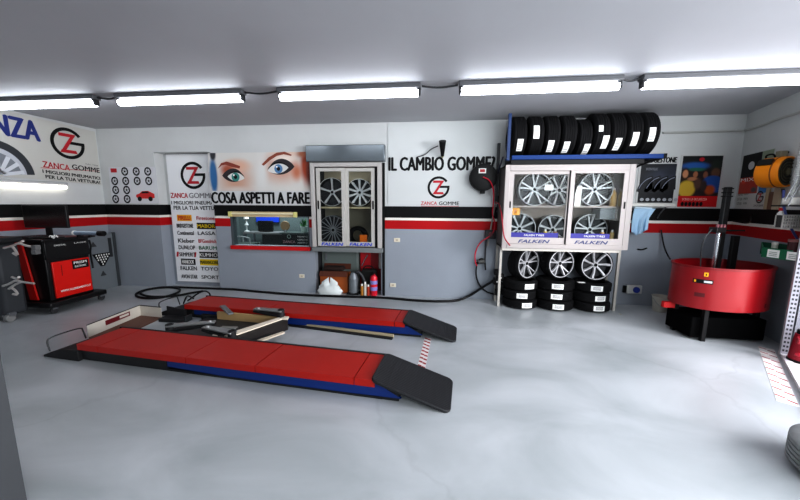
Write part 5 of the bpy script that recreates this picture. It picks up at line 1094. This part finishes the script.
# ------------------------------------------------------------------ wheel alignment cart on the left
X0, X1, Y0, Y1 = -6.42, -5.85, 4.12, 4.74
t = thing('alignment_cart', 'black and red wheeled garage cabinet beside the left wall', 'cabinet', ((X0+X1)/2, (Y0+Y1)/2, 0))
KB = mat('0d0d0f', .35)
MB().box((X0-.02, Y0-.1, .1), (X1+.1, Y1+.12, .18)).build('base', KB, t, .015)
MB().box((X0, Y0, .18), (X1-.015, Y1, 1.1)).build('cabinet_body', KB, t, .01)
MB().box((X1-.015, Y0, .82), (X1+.01, Y1, 1.1)).build('drawer', KB, t, .006)
MB().box((X0-.02, Y0-.04, 1.1), (X1+.03, Y1+.04, 1.14)).build('top_shelf', mat('161618', .3), t, .01)
PC = Plane((X1-.015, 0, 0), (0, 1, 0), (1, 0, 0))
d = MB().box((X1-.015, Y0+.06, .21), (X1+.012, Y1-.03, .78)).build('door', mat('d8180c', .35), t, .006)
PD = Plane((X1+.012, 0, 0), (0, 1, 0), (1, 0, 0))
PD.rect(MB(), Y0+.33, .62, Y1-.05, .755, .001, .003).build('name_badge', INK, d); text(PD, 'PRISM', (Y0+.35, .70, Y1-.08, .74), PAPER, d, .03, .005); text(PD, 'ELECTRONIC', (Y0+.36, .645, Y1-.09, .675), PAPER, d, .02, .005)
text(PD, 'WWW.ALLINEAMENTO.IT', (Y0+.12, .29, Y1-.06, .325), PAPER, d, .02, .004); PD.rect(MB(), Y0+.17, .55, Y0+.18, .72, .001, .002).build('handle', mat('8a1008', .4), d)
text(PC.off(.026), 'DIGITAL', (Y0+.12, 1.02, Y0+.28, 1.045), PAPER, t, .02, .002); text(PC.off(.026), 'LASER', (Y0+.4, 1.03, Y0+.58, 1.05), PAPER, t, .02, .002)
MB().prism([(X0+.10, Y0-.03, 1.1), (X0+.22, Y0-.03, 1.1), (X0+.36, Y0-.03, .2), (X0+.22, Y0-.03, .2)], (0, .025, 0)).build('red_side_trim', mat('c01208', .35), t, .004)
MB().box((X0-.25, Y0-.02, .2), (X0+.1, Y0, 1.05)).build('dark_red_side', mat('5c0c10', .45), t)
for x, y in ((X0+.02, Y0-.02), (X1+.04, Y0-.02), (X1+.04, Y1+.06), (X0+.02, Y1+.06)):
    w = MB().cyl((x-.02, y, .05), (x+.02, y, .05), .05, 22).build('caster_wheel', mat('38393b', .5), t, .004); MB().box((x-.035, y-.03, .07), (x+.035, y+.03, .105)).build('caster_fork', STEEL, w, .004)
# monitor
mp = onY(45, 217, 4.3)
mx0, mx1 = onY(27, 217, 4.3).x, onY(65.5, 217, 4.3).x; mz0, mz1 = 1.30, onY(45, 204.5, 4.3).z
t = thing('computer_monitor', 'black monitor standing on top of the wheeled garage cabinet', 'monitor', ((mx0+mx1)/2, 4.3, 1.14))
Mm = Matrix.Translation(((mx0+mx1)/2, 4.3, (mz0+mz1)/2)) @ Matrix.Rotation(R(6), 4, 'Z'); w2, h2 = (mx1-mx0)/2, (mz1-mz0)/2
MB().box((-w2, -.02, -h2), (w2, .02, h2), Mm).build('screen_housing', mat('0c0c0d', .45), t, .01); MB().box((-w2+.02, -.022, -h2+.02), (w2-.02, -.02, h2-.02), Mm).build('screen', mat('141416', .2), t)
MB().box((-.04, .0, -h2-.12), (.04, .03, -h2+.05), Mm).build('stand', BLACK, t); MB().box((-.14, -.1, -h2-.165), (.14, .1, -h2-.145), Mm).build('base', BLACK, t, .004)
# things on the cart top
a, b = onY(75, 229, 4.55), onY(104, 231.5, 4.55); a.z = b.z = 1.2
t = thing('torch_lamp', 'silver and blue cylindrical tool with black end lying on the cabinet top', 'tool', ((a+b)/2).to_tuple())
dd = (b-a)
MB().cyl(a, a+dd*.8, .034, 20).build('tube_body', mat('9db0c4', .3, .5), t); MB().cyl(a+dd*.8, b, .042, 20).build('end_cap', BLACK, t, .006); MB().cyl(a-dd*.06, a, .04, 20).build('white_cap', PAPER, t, .005)
for f_ in (.15, .55): p = a+dd*f_; MB().box((p.x-.015, p.y-.04, 1.14), (p.x+.015, p.y+.04, p.z-.03)).build('rest', KB, t)
a = onY(52, 227, 4.2); t = thing('wheel_claw', 'small white claw lying in front of the monitor on the cabinet', 'claw', (a.x, 4.2, 1.14)); 
for k in range(4): MB().tube([(a.x, 4.2, 1.15), (a.x+.05*math.cos(k*1.6+.4), 4.2+.03*math.sin(k*1.6), 1.2), (a.x+.08*math.cos(k*1.6+.4), 4.2+.05*math.sin(k*1.6), 1.17)], .009, 6, 1).build('claw_arm', PAPER, t)
t = thing('keyboard_tray', 'black keyboard on the cabinet top left of the monitor foot', 'keyboard', (-6.25, 4.3, 1.14)); MB().box((-6.4, 4.14, 1.14), (-6.12, 4.5, 1.165)).build('keyboard_body', mat('1c1c1e', .5), t, .004); mb = MB()
for i in range(5):
    for j in range(9): mb.box((-6.38+.05*i, 4.16+.036*j, 1.165), (-6.38+.05*i+.04, 4.16+.036*j+.028, 1.172))
mb.build('keys', mat('3a3a3e', .5), t)
# cable bundle beside the cabinet
tag(MB().tube([onY(89, 240, 4.85), onY(91, 246, 4.85), onY(90, 252, 4.85), onY(92, 262, 4.88), onY(93, 268, 4.88)], .014, 8, 3).build('curled_cable', BLACK), 'black curled cable hanging from the rear of the wheeled cabinet', 'cable')
# grey metal sheet leaning by the corner
pl0 = Vector((XL+.03, 4.95, 0)); t = thing('metal_door_panel', 'grey metal panel with dark slot leaning in the left corner', 'panel', (-6.5, 5.5, 0))
PM = Plane((-6.47, 5.71, 0), (.05, -1, 0), (1, .05, 0)); PM2 = PM
PM.rect(MB(), -.0, 0, .75, 1.09, 0, .02).build('sheet', mat('80868a', .4, .2), t, .003); PM.rect(MB(), -.02, 0, .03, 1.1, .0, .035).build('dark_edge', mat('43474a', .5), t)
PM.rect(MB(), .07, .62, .13, 1.0, .02, .008).build('slot', mat('2e3134', .5), t)
# chequered triangle pattern
mb = MB(); w_ = MB(); u_, v_ = .27, .62
PM.poly(mb, [(u_-.2, v_+.1), (u_+.2, v_+.1), (u_+.06, v_-.15), (u_-.02, v_-.15)], .021, .001); mb.build('triangle_sticker', INK, t)
for j in range(5):
    hw = .17-.035*j
    for i in range(int(hw*2/.05)): PM.rect(w_, u_+.02-hw+.05*i+.01, v_+.05-.045*j, u_+.02-hw+.05*i+.035, v_+.08-.045*j, .0225, .001)
w_.build('white_checks', PAPER, t)
for (uu, vv) in ((.42, .9), (.3, .32)): PM.poly(MB(), [(uu-.06, vv-.04), (uu+.06, vv-.04), (uu, vv+.06)], .021, .001).build('small_triangle', mat('3a3c3e', .5), t)
# dark grey post with wheel clamps at the very left
c = onY(3, 280, 3.75); t = thing('clamp_stand', 'dark grey rounded stand at the left edge holding silver wheel clamps', 'stand', (c.x-.1, 3.75, 0))
MB().box((c.x-.3, 3.68, .08), (c.x+.06, 3.95, 1.12)).build('stand_body', mat('3c3f43', .6), t, .05); MB().box((c.x-.32, 3.64, 1.12), (c.x+.1, 3.98, 1.2)).build('stand_top', mat('1c1d20', .5), t, .02)
for x in (c.x-.2, c.x+.05): 
    w = MB().cyl((x-.03, 3.72, .055), (x+.03, 3.72, .055), .055, 20).build('caster_wheel', mat('8a8a88', .5), t, .005); MB().box((x-.04, 3.70, .08), (x+.04, 3.78, .13)).build('caster_fork', STEEL, w, .003)
def clamp(pts_list, y, label, tips):
    c = onY(*pts_list[0][0], y); t = thing('wheel_clamp', label, 'wheel clamp', (c.x, c.y, c.z), 'silver wheel clamps')
    for k, pl in enumerate(pts_list): MB().tube([onY(px_, py_, y-.01*i) for i, (px_, py_) in enumerate(pl)], .015, 8, 1).build('clamp_arm', mat('d4cfca', .3, .5), t)
    for (px_, py_) in tips: p = onY(px_, py_, y-.05); MB().box(p-Vector((.035, .03, .03)), p+Vector((.035, .03, .03))).build('clamp_pad', mat('6c6c6c', .5), t, .006)
clamp([[(4, 248), (12, 246), (19, 243), (27, 246), (34, 247)], [(12, 246), (16, 251), (18, 256), (13, 253)], [(19, 243), (23, 241)]], 3.62, 'upper silver wheel clamp on the stand at the left edge', [(36, 247.5), (36, 252)])
clamp([[(3, 286), (9, 284), (16, 280), (22, 282), (34, 283.5)], [(9, 289), (14, 285), (21, 282)], [(12, 277), (17, 279), (19, 277)], [(12, 288), (16, 291), (18, 295), (13, 294)]], 3.62, 'lower silver wheel clamp on the stand at the left edge', [])
# grey door post in the near left
gp = onZ(27, 500); t = struct('trim_3', MB().box((gp.x-.5, gp.y-.2, 0), (gp.x, gp.y, ZC)), mat('4a4c4f', .6, noise=.1, scale=6))
# covered wheel in the near right corner
c = onZ(822, 470, .0)
ca = onZ(784, 442, .1)
t = thing('spare_wheel', 'tyre with pale grey tread lying at the lower right edge', 'wheel', (ca.x+.24, ca.y-.24, 0))
Mw = Matrix.Translation((ca.x+.24, ca.y-.24, .12)) @ Matrix.Rotation(-PI/2, 4, 'Y')
tyre_mesh(.33, .22, .2, Mw).build('tyre_carcass', mat('8c8e8e', .7, noise=.2, scale=20), t); MB().cyl((ca.x+.24, ca.y-.24, .05), (ca.x+.24, ca.y-.24, .16), .215, 32).build('dark_rim', mat('222224', .6), t)

# ------------------------------------------------------------------ light
w = bpy.data.worlds.new('daylight'); bpy.context.scene.world = w; w.use_nodes = True; bg = w.node_tree.nodes['Background']; bg.inputs[0].default_value = (.86, .93, 1, 1); bg.inputs[1].default_value = WORLD_S
def area(name, loc, target, sx, sy, e, col):
    l = bpy.data.lights.new(name, 'AREA'); l.shape = 'RECTANGLE'; l.size = sx; l.size_y = sy; l.energy = e; l.color = col
    o = bpy.data.objects.new(name, l); C.objects.link(o); o.location = loc; o.rotation_euler = (Vector(target)-Vector(loc)).to_track_quat('-Z', 'Y').to_euler(); return o
area('open_doorway_daylight', (3.6, -1.4, 2.3), (1.2, 3.2, .0), 4.5, 2.4, DOOR_E, (.93, .97, 1))
area('side_doorway_daylight', (6.4, 1.2, 1.9), (1.6, 2.0, .0), 2.2, 2.2, SIDE_E, (.97, .96, 1))
for i, ((a, b, lab), yy) in enumerate(zip(spans, yl)):
    pass
area('display_case_fill', ((nx0+nx1)/2, YB+.12, nz1-.03), ((nx0+nx1)/2, YB+.3, 1.5), .8, .05, 3, (1, .97, .92))  # fill light added to brighten the wheels in the narrow case
area('wide_case_fill', ((cx0+cx1)/2, FY+.08, cz1-.04), ((cx0+cx1)/2, FY+.3, 1.5), 1.6, .04, .5, (1, .93, .88))  # unseen fill added under the top panel to lift the wide case interior
area('office_fill', (-3.6, 6.7, 2.55), (-3.6, 6.8, 0), 1.2, .4, 60, (.9, .97, 1))  # unseen light added so the office shows through its window
sc = bpy.context.scene
sc.view_settings.view_transform = 'Standard'; sc.view_settings.look = 'None'; sc.view_settings.exposure = EXPO; sc.view_settings.gamma = GAM
sc.cycles.max_bounces = 8; sc.cycles.use_denoising = True
try: sc.cycles.denoiser = 'OPENIMAGEDENOISE'
except Exception: pass
sc.cycles.sample_clamp_indirect = 6
